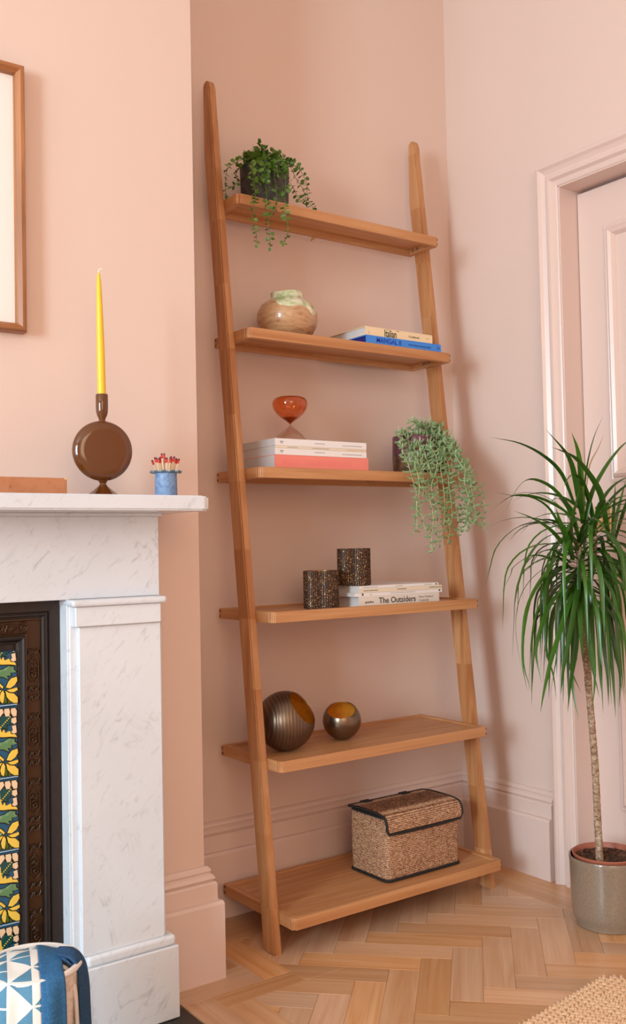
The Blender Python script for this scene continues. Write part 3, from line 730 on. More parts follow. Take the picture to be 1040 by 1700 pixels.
dashes(tc, -.103, -.099, .004, 'grey_ink', .0012, 1, 5); dashes(tc, -.103, -.099, .008, 'grey_ink', .0012, 1, 6); dashes(tc, .090, .100, .010, 'ochre_ink', .002, 2, 8); dashes(tc, -.045, -.036, .0188, 'green_ink', .001, 2, 8); dashes(tc, -.012, -.002, .0188, 'green_ink', .001, 2, 9)
z3 = ZS[2]-.0022
tk = make_book('book', 'thick coral pink paperback at the bottom of the magazine pile', 'book', .054, .328, -.210, -.045, z3+.0022, z3+.0335, 'coral', 'pages', .0014, False)
spine_text(tk, 'PLEASURE', -.085, .008, .013, 'coral_pale', 1.5, .0002) if False else None
dashes(tk, -.115, -.065, .010, 'coral_pale', .011, 3, 4); dashes(tk, -.055, .085, .010, 'coral_pale', .011, 9, 7)
mg = 'magazines piled under the hourglass'
tm1 = make_book('magazine', 'thick white magazine lying directly on the coral paperback', 'magazine', .055, .3225, -.210, -.047, z3+.0336, z3+.0485, 'white_paper', 'pages', .0006, False, mg)
tm2 = make_book('magazine', 'thin ivory magazine between the two white ones under the hourglass', 'magazine', .0565, .3215, -.210, -.040, z3+.0486, z3+.0545, 'ivory', 'pages', .0006, False, mg)
tm3 = make_book('magazine', 'white magazine topmost under the amber hourglass', 'magazine', .0555, .3225, -.210, -.044, z3+.0546, z3+.0710, 'white_paper', 'pages', .0006, False, mg)
for t_, k in ((tm1, 1), (tm3, 3)):
    dashes(t_, -.120, -.110, .0085, 'black_ink', .0014, 2, k); dashes(t_, -.118, -.112, .0055, 'black_ink', .0012, 1, k); dashes(t_, -.022, .008, .0078, 'grey_ink', .0012, 8, k+1); dashes(t_, .060, .120, .0060, 'grey_ink', .0012, 14, k+2)
dashes(tm2, -.10, -.07, .0024, 'grey_ink', .0010, 6, 3); dashes(tm2, -.03, .02, .0024, 'grey_ink', .0010, 9, 4); dashes(tm2, .07, .125, .0024, 'ochre_ink', .0010, 9, 5)
z4 = ZS[3]-.0035
to = make_book('book', 'thick warm white hardback titled The Outsiders under the magazines', 'book', .2605, .5165, -.247, -.060, z4+.0, z4+.0245, 'dull_white', 'pages', .0022)
spine_text(to, 'gestalten', -.110, .0085, .0078, 'black_ink', .95); spine_text(to, 'The Outsiders', -.068, .0062, .0200, 'black_ink', 1.0, .0002)
spine_text(to, 'New Outdoor', .060, .0135, .0078, 'grey_ink', 1.05); spine_text(to, 'Creativity', .060, .0050, .0078, 'grey_ink', 1.05)
mg = 'magazines piled on the hardback'
tn1 = make_book('magazine', 'white magazine lying directly on the hardback titled The Outsiders', 'magazine', .250, .5275, -.246, -.050, z4+.0246, z4+.0330, 'white_paper', 'pages', .0005, False, mg)
tn2 = make_book('magazine', 'ivory magazine in the middle of the pile on the fourth shelf', 'magazine', .262, .5265, -.247, -.052, z4+.0331, z4+.0425, 'ivory', 'pages', .0005, False, mg)
tn3 = make_book('magazine', 'thin white magazine topmost of the pile holding the candle holder', 'magazine', .263, .517, -.245, -.048, z4+.0426, z4+.0490, 'white_paper', 'pages', .0005, False, mg)
dashes(tn1, -.119, -.114, .002, 'black_ink', .005, 1, 3); dashes(tn1, -.095, -.088, .003, 'grey_ink', .0014, 2, 4); dashes(tn1, .128, .133, .003, 'black_ink', .004, 1, 5); dashes(tn1, -.03, .05, .004, 'grey_ink', .001, 12, 6)
dashes(tn2, -.120, -.075, .004, 'black_ink', .0014, 9, 3); dashes(tn2, -.015, .015, .004, 'black_ink', .0014, 6, 4); dashes(tn2, .09, .13, .004, 'black_ink', .0014, 8, 5)
dashes(tn3, -.115, -.07, .0024, 'grey_ink', .001, 9, 3); dashes(tn3, -.015, .01, .0024, 'grey_ink', .001, 6, 4); dashes(tn3, .08, .105, .0024, 'grey_ink', .001, 6, 5); dashes(tn3, .117, .122, .0015, 'black_ink', .003, 1, 5)

# ------------------------------------------------------------------ vase
t = thing('vase', 'round speckled brown stoneware vase with dripping cream green glaze', 'vase', (.1651, -.110, ZS[1]-.0035))
bm = bmesh.new()
pr = [(0, 0), (.040, 0), (.046, .003), (.060, .016), (.0705, .034), (.0755, .052), (.0735, .070), (.064, .087), (.050, .098), (.0415, .103), (.0395, .108), (.0405, .1155), (.0392, .118), (.037, .1165), (.036, .105), (.046, .094), (.062, .078), (.069, .055), (.060, .025), (.035, .006), (0, .006)]
def wobble(r, z, a): return r*(1+.012*math.sin(2*a+1)+.006*math.sin(5*a)), z+(.0015*math.sin(3*a) if z > .1 else 0)
lathe(bm, pr, 56, wob=wobble); finish('body', bm, 'vase', t, smooth=True)

# ------------------------------------------------------------------ hourglass
zb = z3+.0712
t = thing('hourglass', 'small hourglass with amber glass top bulb and clear lower bulb', 'hourglass', (.1399, -.150, zb))
k = .0003*1.0
up = [(.0013, .0420), (.0030, .0445), (.0060, .0470), (.0130, .0520), (.0220, .0580), (.0330, .0680), (.0395, .0780), (.0425, .0880), (.0418, .0960), (.0375, .1030), (.0300, .1065), (.0150, .1085), (0, .1088)]
lo = [(.0013, .0420), (.0022, .0395), (.0050, .0360), (.0095, .0320), (.0200, .0250), (.0300, .0160), (.0375, .0060), (.0385, .0020), (.0360, .0), (0, .0)]
def shell(pf_, th=.0010):
    out = [(r, z) for r, z in pf_]; inn = []
    c = Vector((0, sum(z for _, z in pf_)/len(pf_)))
    for r, z in pf_:
        v = Vector((r, z))-c; L = v.length; v = c+v*(L-th)/L; inn.append((max(v.x if r > 1e-6 else 0, 0.0 if r < 1e-6 else .0004), v.y))
    return out + inn[::-1] + [out[0]]
bm = bmesh.new(); lathe(bm, shell(up), 40); bmesh.ops.remove_doubles(bm, verts=bm.verts[:], dist=1e-6); o = finish('upper_bulb', bm, 'amber_glass', t, smooth=True); o['label'] = 'amber glass upper bulb'
bm = bmesh.new(); lathe(bm, shell(lo), 40); bmesh.ops.remove_doubles(bm, verts=bm.verts[:], dist=1e-6); o = finish('lower_bulb', bm, 'clear_glass', t, smooth=True); o['label'] = 'clear glass lower bulb'
bm = bmesh.new(); lathe(bm, [(0, .0445), (.0040, .0480), (.0190, .0580), (0, .0590)], 24); lathe(bm, [(0, .0016), (.033, .0016), (.033, .0022), (.02, .0030), (0, .0034)], 24); finish('sand', bm, 'sand', t, smooth=True, kind='stuff')

# ------------------------------------------------------------------ candle holders and bowls
def cup(name, label, x, y, z, r, h):
    t = thing(name, label, 'candle holder', (x, y, z), 0, 'ribbed bronze candle holders')
    def rib(rr, zz, a): return rr+(.0006*math.cos(48*a) if rr > r-.002 else 0), zz
    bm = bmesh.new(); lathe(bm, [(0, 0), (r-.003, 0), (r, .0015), (r, h-.001), (r-.001, h), (r-.0025, h-.001)], 192, wob=rib); finish('body', bm, 'lattice', t, smooth=False)
    bm = bmesh.new(); lathe(bm, [(r-.0026, h-.0008), (r-.003, .004), (0, .004)], 48); finish('lining', bm, 'copper', t, smooth=True)
cup('candle_holder', 'shorter bronze lattice candle holder standing on the shelf board', .1845, -.200, z4, .0412, .0885)
cup('candle_holder', 'bronze lattice candle holder standing on the magazine pile', .2918, -.190, z4+.0491, .0400, .0895)
def bowl(label, c, r, axis, cosang, mat, rim):
    t = thing('sphere_bowl', label, 'candle bowl', (c[0], c[1], c[2]-r))
    ax = Vector(axis).normalized(); rot = ax.to_track_quat('Z', 'Y').to_matrix().to_4x4(); T = Matrix.Translation((0, 0, r)) @ rot
    th = math.acos(cosang); out = []; inn = []
    for k in range(25):
        a = PI-(PI-th)*k/24; out.append((r*math.sin(a), r*math.cos(a))); inn.append(((r-.0022)*math.sin(a), (r-.0022)*math.cos(a)))
    out[0] = (0, -r); inn[0] = (0, -r+.0022)
    bm = bmesh.new(); lathe(bm, out+[inn[-1]], 56, mat=T); o = finish('outer_shell', bm, mat, t, smooth=True)
    bm = bmesh.new(); lathe(bm, inn, 56, mat=T); o = finish('lining', bm, 'bowl_gold', t, smooth=True); o['label'] = 'amber gold lining'
Rv = R_; Uv = U_; Bv = -F_
bowl('larger dark bronze sphere bowl tipped sideways, grooved, gold inside', (.088, -.182, z4*0+ZS[4]-.0035+.0682), .068, Rv*.74+Uv*.60+Bv*.25, .77, 'bowl_dark', 1)
bowl('smaller pewter sphere bowl open at the top with gold inside', (.2640, -.165, ZS[4]-.0035+.0465), .0465, Rv*(-.06)+Uv*.90+Bv*.42, .66, 'bowl_light', 1)

# ------------------------------------------------------------------ woven basket with lid
t = thing('lidded_basket', 'woven seagrass storage basket with black bound flap lid', 'basket', (.4225, -.205, ZS[5]-.0035))
hw, hd, HB = .1165, .0695, .150
def rrect(hw, hd, r, n=5):
    P = []
    for cx, cy, a0 in ((hw-r, hd-r, 0), (-hw+r, hd-r, PI/2), (-hw+r, -hd+r, PI), (hw-r, -hd+r, 3*PI/2)):
        for k in range(n+1): a = a0+PI/2*k/n; P.append((cx+r*math.cos(a), cy+r*math.sin(a)))
    return P
bm = bmesh.new(); P = rrect(hw, hd, .012)
rings = []
for z, g in ((.004, 0), (.05, .0012), (.10, .0015), (HB-.004, 0)):
    rings.append([bm.verts.new((x*(1+g/hw*1.0), y*(1+g/hd*1.0), z)) for x, y in P])
for A, B in zip(rings, rings[1:]):
    for i in range(len(P)): bm.faces.new((A[i], A[(i+1) % len(P)], B[(i+1) % len(P)], B[i]))
bm.faces.new(rings[0][::-1]); bm.faces.new(rings[-1]); finish('basket_body', bm, 'woven', t, smooth=True)
bm = bmesh.new()
def band(bm, pts, h, th):   # flat binding tape following pts
    rr = []
    for x, y, z, nx, ny, nz, ux, uy, uz in pts:
        n_ = Vector((nx, ny, nz)).normalized()*th; u_ = Vector((ux, uy, uz)).normalized()*h/2; p = Vector((x, y, z)); rr.append([bm.verts.new(p+n_+u_), bm.verts.new(p-n_+u_), bm.verts.new(p-n_-u_), bm.verts.new(p+n_-u_)])
    return rr
P2 = rrect(hw+.0012, hd+.0012, .013); tube(bm, [(x, y, .0040) for x, y in P2], .0036, 6, closed=True)
o = finish('bottom_binding', bm, 'binding', t, smooth=True); o['label'] = 'black cloth edge'
bm = bmesh.new(); P3 = rrect(hw+.0005, hd-.0030, .012); tube(bm, [(x, y, HB-.0020) for x, y in P3], .0034, 6, closed=True); finish('top_binding', bm, 'binding', t, smooth=True)
# lid: a sheet from the rear edge over the top, bent down over the front
bm = bmesh.new(); prof = [(hd+.001, HB+.002), (.03, HB+.006), (-.03, HB+.0055), (-hd+.010, HB+.0025), (-hd-.001, HB-.003), (-hd-.0048, HB-.013), (-hd-.0055, HB-.026), (-hd-.0052, HB-.034)]
def lid_x(i):  # half-width, rounded lower corners
    return hw+.0045-(0 if i < 7 else .006)
TP = []; 
for i, (y, z) in enumerate(prof): TP.append([(s*lid_x(i), y, z) for s in (-1, -.5, 0, .5, 1)])
rows = [[bm.verts.new(p) for p in r] for r in TP]; rows2 = [[bm.verts.new((p[0], p[1]-(.003 if i > 4 else 0), p[2]+(.0035 if i <= 4 else .001))) for p in r] for i, r in enumerate(TP)]
for G in (rows, rows2):
    for A, B in zip(G, G[1:]):
        for i in range(4): bm.faces.new((A[i], A[i+1], B[i+1], B[i]))
for i in range(len(rows)-1):
    for j in (0, 4): bm.faces.new((rows[i][j], rows[i+1][j], rows2[i+1][j], rows2[i][j]))
for r_ in (0, -1):
    for i in range(4): bm.faces.new((rows[r_][i], rows[r_][i+1], rows2[r_][i+1], rows2[r_][i]))
lid = finish('lid', bm, 'woven', t, smooth=True)
bm = bmesh.new(); m = .002
L1 = [(-lid_x(i), y-(.0015 if i > 4 else 0), z+m*(i <= 4)) for i, (y, z) in enumerate(prof)]; R1 = [(-a[0], a[1], a[2]) for a in L1]
loop = catmull(L1[:-1], 22) + [Vector((-hw+.002, prof[-1][0]-.0015, prof[-1][1]-.0025)), Vector((-hw*.5, prof[-1][0]-.002, prof[-1][1]-.004)), Vector((hw*.5, prof[-1][0]-.002, prof[-1][1]-.004)), Vector((hw-.002, prof[-1][0]-.0015, prof[-1][1]-.0025))] + catmull(R1[:-1], 22)[::-1]
tube(bm, loop, .0034, 6, closed=True); finish('lid_binding', bm, 'binding', lid, smooth=True)
for x in (-.07, .055):
    bm = bx(x-.013, x+.013, hd-.016, hd+.004, HB+.0065, HB+.0095, .001); finish('hinge_tab', bm, 'binding', lid)

# ------------------------------------------------------------------ trailing plants
def round_leaf(bm, p, d, nrm, L, Wd, n=6):
    d = d.normalized(); s = d.cross(nrm)
    if s.length < 1e-4: s = d.orthogonal()
    s.normalize(); u = s.cross(d)
    pts = [(0, 0, 0), (.25, .42, .05), (.6, .5, .10), (.9, .25, .06), (1, 0, 0), (.9, -.25, .06), (.6, -.5, .10), (.25, -.42, .05)]
    V = [bm.verts.new(p+d*(a*L)+s*(b_*Wd)+u*(c*L)) for a, b_, c in pts]; c0 = bm.verts.new(p+d*(.5*L)-u*(.02*L))
    for i in range(8): bm.faces.new((V[i], V[(i+1) % 8], c0))
def rvec(rnd): 
    return Vector((rnd.uniform(-1, 1), rnd.uniform(-1, 1), rnd.uniform(-1, 1)))
TAB = {"D":[[[[0.325,-0.62,1.096],[0.422,-0.616,1.087],[0.506,-0.612,1.061],[0.566,-0.608,1.023],[0.615,-0.6,0.957]],9,0.9],[[[0.454,-0.66,1.115],[0.517,-0.651,1.078],[0.553,-0.642,1.052],[0.58,-0.632,1.013],[0.607,-0.619,0.967],[0.642,-0.6,0.919]],14,0],[[[0.376,-0.74,1.066],[0.431,-0.723,1.061],[0.496,-0.705,1.049],[0.564,-0.686,1.017],[0.626,-0.665,0.977],[0.671,-0.64,0.93],[0.735,-0.6,0.873]],14,0.3],[[[0.551,-0.65,1.114],[0.58,-0.641,1.08],[0.601,-0.631,1.037],[0.616,-0.619,0.97],[0.641,-0.6,0.913]],14,0.2],[[[0.688,-0.63,1.161],[0.66,-0.625,1.11],[0.643,-0.619,1.049],[0.639,-0.611,0.983],[0.65,-0.6,0.912]],13,0.2],[[[0.73,-0.6,1.127],[0.706,-0.6,1.092],[0.673,-0.6,1.051],[0.658,-0.6,0.996]],4,0.2],[[[0.821,-0.63,1.124],[0.775,-0.626,1.105],[0.737,-0.623,1.078],[0.7,-0.619,1.041],[0.664,-0.614,0.993],[0.647,-0.609,0.944],[0.649,-0.6,0.899]],12,0.7],[[[0.346,-0.64,0.939],[0.376,-0.635,0.974],[0.412,-0.63,1.002],[0.455,-0.625,1.009],[0.514,-0.619,0.995],[0.568,-0.611,0.965],[0.619,-0.6,0.935]],8,1.2],[[[0.364,-0.57,0.933],[0.394,-0.574,0.956],[0.434,-0.577,0.975],[0.474,-0.582,0.977],[0.528,-0.586,0.968],[0.582,-0.591,0.947],[0.608,-0.6,0.925]],8,1.2],[[[0.358,-0.6,0.981],[0.41,-0.6,0.975],[0.471,-0.6,0.972],[0.521,-0.6,0.953],[0.552,-0.6,0.922],[0.578,-0.6,0.884],[0.591,-0.6,0.855]],6,1.2],[[[0.36,-0.65,0.94],[0.427,-0.641,0.924],[0.488,-0.631,0.903],[0.536,-0.619,0.879],[0.582,-0.6,0.856]],9,1.0],[[[0.291,-0.63,0.785],[0.309,-0.626,0.82],[0.334,-0.623,0.864],[0.391,-0.619,0.901],[0.449,-0.614,0.914],[0.509,-0.609,0.915],[0.599,-0.6,0.914]],9,0.8],[[[0.361,-0.6,0.758],[0.399,-0.6,0.804],[0.408,-0.6,0.82],[0.452,-0.6,0.84],[0.493,-0.6,0.843],[0.556,-0.6,0.829]],8,0.9],[[[0.322,-0.68,0.745],[0.346,-0.67,0.786],[0.377,-0.66,0.825],[0.421,-0.649,0.859],[0.475,-0.637,0.883],[0.532,-0.623,0.891],[0.602,-0.6,0.884]],11,0.6],[[[0.416,-0.64,0.815],[0.446,-0.633,0.843],[0.493,-0.625,0.856],[0.539,-0.615,0.847],[0.595,-0.6,0.824]],8,0.6],[[[0.468,-0.67,0.945],[0.503,-0.653,0.911],[0.548,-0.632,0.875],[0.604,-0.6,0.83]],14,0.2],[[[0.54,-0.68,0.998],[0.546,-0.66,0.954],[0.559,-0.637,0.912],[0.598,-0.6,0.843]],9,0.5],[[[0.726,-0.63,1.008],[0.73,-0.623,0.968],[0.736,-0.614,0.932],[0.746,-0.6,0.873]],8,0.2],[[[0.739,-0.65,1.014],[0.732,-0.638,0.963],[0.728,-0.623,0.905],[0.748,-0.6,0.863]],14,0.2],[[[0.815,-0.65,0.96],[0.791,-0.643,0.975],[0.759,-0.635,0.978],[0.727,-0.626,0.97],[0.693,-0.616,0.941],[0.678,-0.6,0.919]],7,0.8],[[[0.848,-0.62,1.013],[0.807,-0.615,0.991],[0.778,-0.609,0.94],[0.753,-0.6,0.869]],11,0.4],[[[0.345,-0.72,0.53],[0.378,-0.703,0.57],[0.423,-0.684,0.624],[0.48,-0.663,0.682],[0.544,-0.639,0.744],[0.612,-0.6,0.771]],12,0],[[[0.396,-0.73,0.562],[0.435,-0.706,0.607],[0.492,-0.68,0.68],[0.555,-0.649,0.759],[0.629,-0.6,0.788]],12,0],[[[0.416,-0.73,0.523],[0.456,-0.706,0.577],[0.508,-0.68,0.643],[0.559,-0.649,0.744],[0.631,-0.6,0.781]],12,0],[[[0.4,-0.65,0.556],[0.385,-0.645,0.606],[0.388,-0.639,0.647],[0.4,-0.634,0.693],[0.427,-0.628,0.75],[0.471,-0.621,0.792],[0.513,-0.613,0.813],[0.589,-0.6,0.817]],10,0.5],[[[0.363,-0.67,0.569],[0.36,-0.662,0.624],[0.375,-0.653,0.685],[0.4,-0.643,0.734],[0.446,-0.632,0.776],[0.514,-0.62,0.809],[0.599,-0.6,0.81]],10,0.4],[[[0.374,-0.7,0.584],[0.375,-0.688,0.628],[0.389,-0.675,0.655],[0.421,-0.662,0.693],[0.463,-0.646,0.73],[0.525,-0.628,0.763],[0.597,-0.6,0.775]],11,0.1],[[[0.51,-0.68,0.492],[0.512,-0.665,0.552],[0.532,-0.649,0.609],[0.569,-0.63,0.684],[0.621,-0.6,0.754]],10,0],[[[0.569,-0.64,0.539],[0.551,-0.634,0.578],[0.542,-0.628,0.609],[0.534,-0.621,0.653],[0.542,-0.613,0.712],[0.587,-0.6,0.77]],9,0],[[[0.499,-0.63,0.526],[0.497,-0.626,0.58],[0.481,-0.623,0.632],[0.483,-0.619,0.686],[0.496,-0.614,0.761],[0.522,-0.609,0.8],[0.589,-0.6,0.824]],9,0.2],[[[0.483,-0.74,0.528],[0.524,-0.715,0.586],[0.557,-0.686,0.662],[0.597,-0.653,0.737],[0.657,-0.6,0.794]],10,0],[[[0.493,-0.75,0.549],[0.504,-0.723,0.617],[0.531,-0.692,0.681],[0.57,-0.657,0.744],[0.64,-0.6,0.802]],12,0],[[[0.511,-0.74,0.56],[0.533,-0.72,0.615],[0.566,-0.698,0.685],[0.61,-0.674,0.742],[0.663,-0.645,0.795],[0.718,-0.6,0.835]],12,0],[[[0.609,-0.7,0.486],[0.625,-0.685,0.551],[0.638,-0.67,0.617],[0.649,-0.653,0.693],[0.661,-0.632,0.753],[0.712,-0.6,0.814]],12,0],[[[0.607,-0.72,0.545],[0.625,-0.698,0.62],[0.63,-0.674,0.68],[0.657,-0.645,0.747],[0.717,-0.6,0.814]],12,0],[[[0.661,-0.67,0.497],[0.685,-0.657,0.569],[0.689,-0.643,0.622],[0.695,-0.626,0.704],[0.718,-0.6,0.799]],11,0],[[[0.656,-0.7,0.589],[0.673,-0.682,0.653],[0.684,-0.662,0.706],[0.687,-0.638,0.766],[0.717,-0.6,0.821]],12,0],[[[0.599,-0.69,0.511],[0.619,-0.674,0.573],[0.633,-0.655,0.648],[0.662,-0.634,0.719],[0.714,-0.6,0.8]],11,0],[[[0.696,-0.7,0.653],[0.712,-0.675,0.732],[0.721,-0.646,0.786],[0.74,-0.6,0.834]],12,0.1],[[[0.761,-0.68,0.716],[0.758,-0.66,0.785],[0.742,-0.637,0.834],[0.735,-0.6,0.863]],12,0.3],[[[0.47,-0.56,0.58],[0.447,-0.566,0.675],[0.452,-0.572,0.741],[0.481,-0.579,0.787],[0.533,-0.587,0.819],[0.59,-0.6,0.838]],6,0.5],[[[0.539,-0.58,0.535],[0.558,-0.584,0.615],[0.567,-0.588,0.682],[0.584,-0.592,0.736],[0.608,-0.6,0.782]],10,0.0],[[[0.333,-0.7,0.813],[0.404,-0.675,0.835],[0.494,-0.646,0.84],[0.599,-0.6,0.81]],9,0.4],[[[0.455,-0.74,0.623],[0.496,-0.705,0.667],[0.543,-0.665,0.727],[0.629,-0.6,0.788]],11,0]],"S":[[[0.504,-0.13,1.175],[0.443,-0.2,1.125],[0.41,-0.259,1.079],[0.417,-0.269,1.035],[0.429,-0.269,0.995],[0.428,-0.269,0.959],[0.428,-0.269,0.918],[0.416,-0.269,0.898]],[[0.548,-0.13,1.18],[0.487,-0.2,1.113],[0.442,-0.268,1.067],[0.434,-0.278,1.035],[0.445,-0.278,1.01],[0.441,-0.278,0.989]],[[0.559,-0.13,1.184],[0.505,-0.2,1.122],[0.451,-0.263,1.068],[0.437,-0.273,1.025]],[[0.57,-0.13,1.181],[0.519,-0.2,1.115],[0.475,-0.27,1.063],[0.469,-0.28,1.036]],[[0.596,-0.13,1.174],[0.538,-0.2,1.132],[0.486,-0.271,1.104],[0.49,-0.281,1.083],[0.482,-0.281,1.046],[0.469,-0.281,1.02],[0.473,-0.281,0.99],[0.494,-0.281,0.969],[0.518,-0.281,0.954]],[[0.604,-0.13,1.189],[0.567,-0.2,1.136],[0.537,-0.254,1.097],[0.545,-0.264,1.07],[0.543,-0.264,1.028],[0.535,-0.264,0.986],[0.537,-0.264,0.952],[0.543,-0.264,0.912],[0.534,-0.264,0.873]],[[0.611,-0.13,1.186],[0.59,-0.2,1.148],[0.567,-0.252,1.083],[0.556,-0.262,1.029],[0.568,-0.262,0.965],[0.578,-0.262,0.939],[0.569,-0.262,0.896]],[[0.619,-0.13,1.187],[0.604,-0.2,1.14],[0.565,-0.277,1.083],[0.591,-0.287,1.049],[0.6,-0.287,1.012],[0.606,-0.287,0.972],[0.613,-0.287,0.938],[0.634,-0.287,0.917],[0.655,-0.287,0.917]],[[0.615,-0.13,1.181],[0.623,-0.2,1.127],[0.615,-0.26,1.067],[0.626,-0.27,1.035],[0.644,-0.27,1.014],[0.658,-0.27,0.987],[0.657,-0.27,0.955],[0.63,-0.27,0.933]],[[0.622,-0.13,1.176],[0.64,-0.2,1.1],[0.611,-0.259,1.057],[0.604,-0.269,1.013],[0.591,-0.269,0.973],[0.601,-0.269,0.933],[0.611,-0.269,0.909]],[[0.523,-0.13,1.179],[0.473,-0.2,1.113],[0.42,-0.282,1.055],[0.419,-0.292,1.009],[0.408,-0.292,0.963],[0.427,-0.292,0.94],[0.433,-0.292,0.912],[0.453,-0.292,0.892]],[[0.585,-0.13,1.171],[0.544,-0.2,1.097],[0.502,-0.266,1.027],[0.484,-0.276,0.959],[0.486,-0.276,0.923],[0.488,-0.276,0.887],[0.498,-0.276,0.869]],[[0.574,-0.13,1.171],[0.529,-0.2,1.075],[0.463,-0.277,0.995],[0.466,-0.287,0.938],[0.457,-0.287,0.874],[0.465,-0.287,0.854]],[[0.615,-0.13,1.173],[0.588,-0.2,1.093],[0.538,-0.266,1.049],[0.534,-0.276,1.006],[0.54,-0.276,0.959],[0.539,-0.276,0.933],[0.51,-0.276,0.912]],[[0.615,-0.13,1.184],[0.611,-0.2,1.121],[0.585,-0.271,1.071],[0.604,-0.281,1.039],[0.595,-0.281,0.996],[0.604,-0.281,0.959],[0.577,-0.281,0.904]],[[0.604,-0.13,1.178],[0.604,-0.2,1.118],[0.581,-0.257,1.061],[0.58,-0.267,1.013],[0.586,-0.267,0.96],[0.576,-0.267,0.902]],[[0.626,-0.13,1.184],[0.589,-0.2,1.126],[0.51,-0.271,1.069],[0.509,-0.281,1.011],[0.511,-0.281,0.959],[0.506,-0.281,0.92]],[[0.626,-0.13,1.179],[0.619,-0.2,1.127],[0.586,-0.278,1.071],[0.574,-0.288,1.027],[0.588,-0.288,0.985],[0.579,-0.288,0.948],[0.604,-0.288,0.919]],[[0.607,-0.13,1.181],[0.635,-0.16,1.159],[0.632,-0.19,1.129],[0.652,-0.2,1.101]],[[0.596,-0.13,1.18],[0.533,-0.16,1.19],[0.486,-0.19,1.19]],[[0.604,-0.13,1.186],[0.551,-0.16,1.185],[0.522,-0.19,1.191]],[[0.623,-0.13,1.184],[0.584,-0.16,1.187],[0.555,-0.19,1.189]],[[0.626,-0.13,1.184],[0.614,-0.16,1.189],[0.614,-0.19,1.153],[0.62,-0.2,1.15]],[[0.626,-0.13,1.179],[0.643,-0.16,1.151],[0.644,-0.19,1.132]]],"E":[[[0.077,-0.13,1.8],[0.034,-0.17,1.755],[0.035,-0.175,1.719],[0.035,-0.178,1.679],[0.026,-0.182,1.647],[0.023,-0.185,1.617],[0.031,-0.185,1.599],[0.031,-0.185,1.572]],[[0.095,-0.13,1.811],[0.066,-0.17,1.764],[0.065,-0.175,1.726],[0.067,-0.178,1.69],[0.066,-0.182,1.655],[0.065,-0.185,1.627],[0.069,-0.185,1.6],[0.068,-0.185,1.571]],[[0.124,-0.13,1.808],[0.121,-0.17,1.768],[0.124,-0.175,1.742],[0.118,-0.178,1.705],[0.115,-0.182,1.669],[0.119,-0.185,1.634],[0.119,-0.185,1.611],[0.109,-0.185,1.587]],[[0.106,-0.13,1.804],[0.091,-0.17,1.77],[0.093,-0.175,1.738],[0.095,-0.178,1.701],[0.09,-0.182,1.669],[0.073,-0.185,1.65]],[[0.157,-0.1,1.822],[0.179,-0.13,1.806],[0.2,-0.135,1.788],[0.216,-0.13,1.765],[0.218,-0.13,1.739],[0.227,-0.13,1.717],[0.237,-0.13,1.711]],[[0.163,-0.1,1.808],[0.151,-0.13,1.777],[0.171,-0.135,1.749],[0.19,-0.13,1.728],[0.202,-0.13,1.72]],[[0.096,-0.1,1.817],[0.069,-0.11,1.81],[0.042,-0.11,1.796],[0.013,-0.11,1.778],[-0.0,-0.11,1.76],[-0.004,-0.11,1.732],[-0.003,-0.11,1.702]],[[0.09,-0.1,1.808],[0.06,-0.11,1.795],[0.027,-0.11,1.763],[0.029,-0.11,1.739],[0.012,-0.11,1.725]],[[0.145,-0.1,1.824],[0.167,-0.13,1.799],[0.181,-0.135,1.772],[0.206,-0.13,1.75],[0.215,-0.13,1.718]],[[0.091,-0.13,1.8],[0.05,-0.17,1.756],[0.046,-0.175,1.724],[0.024,-0.178,1.726]],[[0.106,-0.13,1.806],[0.079,-0.17,1.765],[0.055,-0.175,1.743],[0.068,-0.178,1.732]],[[0.118,-0.13,1.809],[0.109,-0.17,1.773],[0.102,-0.175,1.753]],[[0.095,-0.115,1.804],[0.088,-0.12,1.823],[0.087,-0.12,1.845]],[[0.101,-0.115,1.805],[0.104,-0.12,1.819],[0.104,-0.12,1.832]],[[0.116,-0.115,1.808],[0.122,-0.12,1.821],[0.126,-0.12,1.83]],[[0.128,-0.115,1.808],[0.137,-0.12,1.819],[0.144,-0.12,1.828]],[[0.092,-0.115,1.803],[0.074,-0.12,1.813],[0.07,-0.12,1.824]],[[0.086,-0.115,1.799],[0.059,-0.12,1.802],[0.048,-0.12,1.81]],[[0.134,-0.115,1.807],[0.149,-0.12,1.814],[0.156,-0.12,1.823]],[[0.107,-0.115,1.804],[0.095,-0.12,1.81],[0.092,-0.12,1.819]]]}
t = thing('trailing_plant', 'trailing plant with small round dark green leaves in a dark grey pot', 'potted plant', (.114, -.098, ZS[0]-.0035))
T0 = Vector(t.location)
bm = bmesh.new(); lathe(bm, [(0, 0), (.054, 0), (.057, .002), (.060, .098), (.0592, .1), (.056, .0985), (.054, .088), (0, .088)], 44); finish('pot', bm, 'pot_grey', t, smooth=True)
bm = bmesh.new(); lathe(bm, [(.0545, .0885), (.03, .092), (0, .094)], 20); finish('soil', bm, 'soil', t, smooth=True)
rnd = random.Random(5)
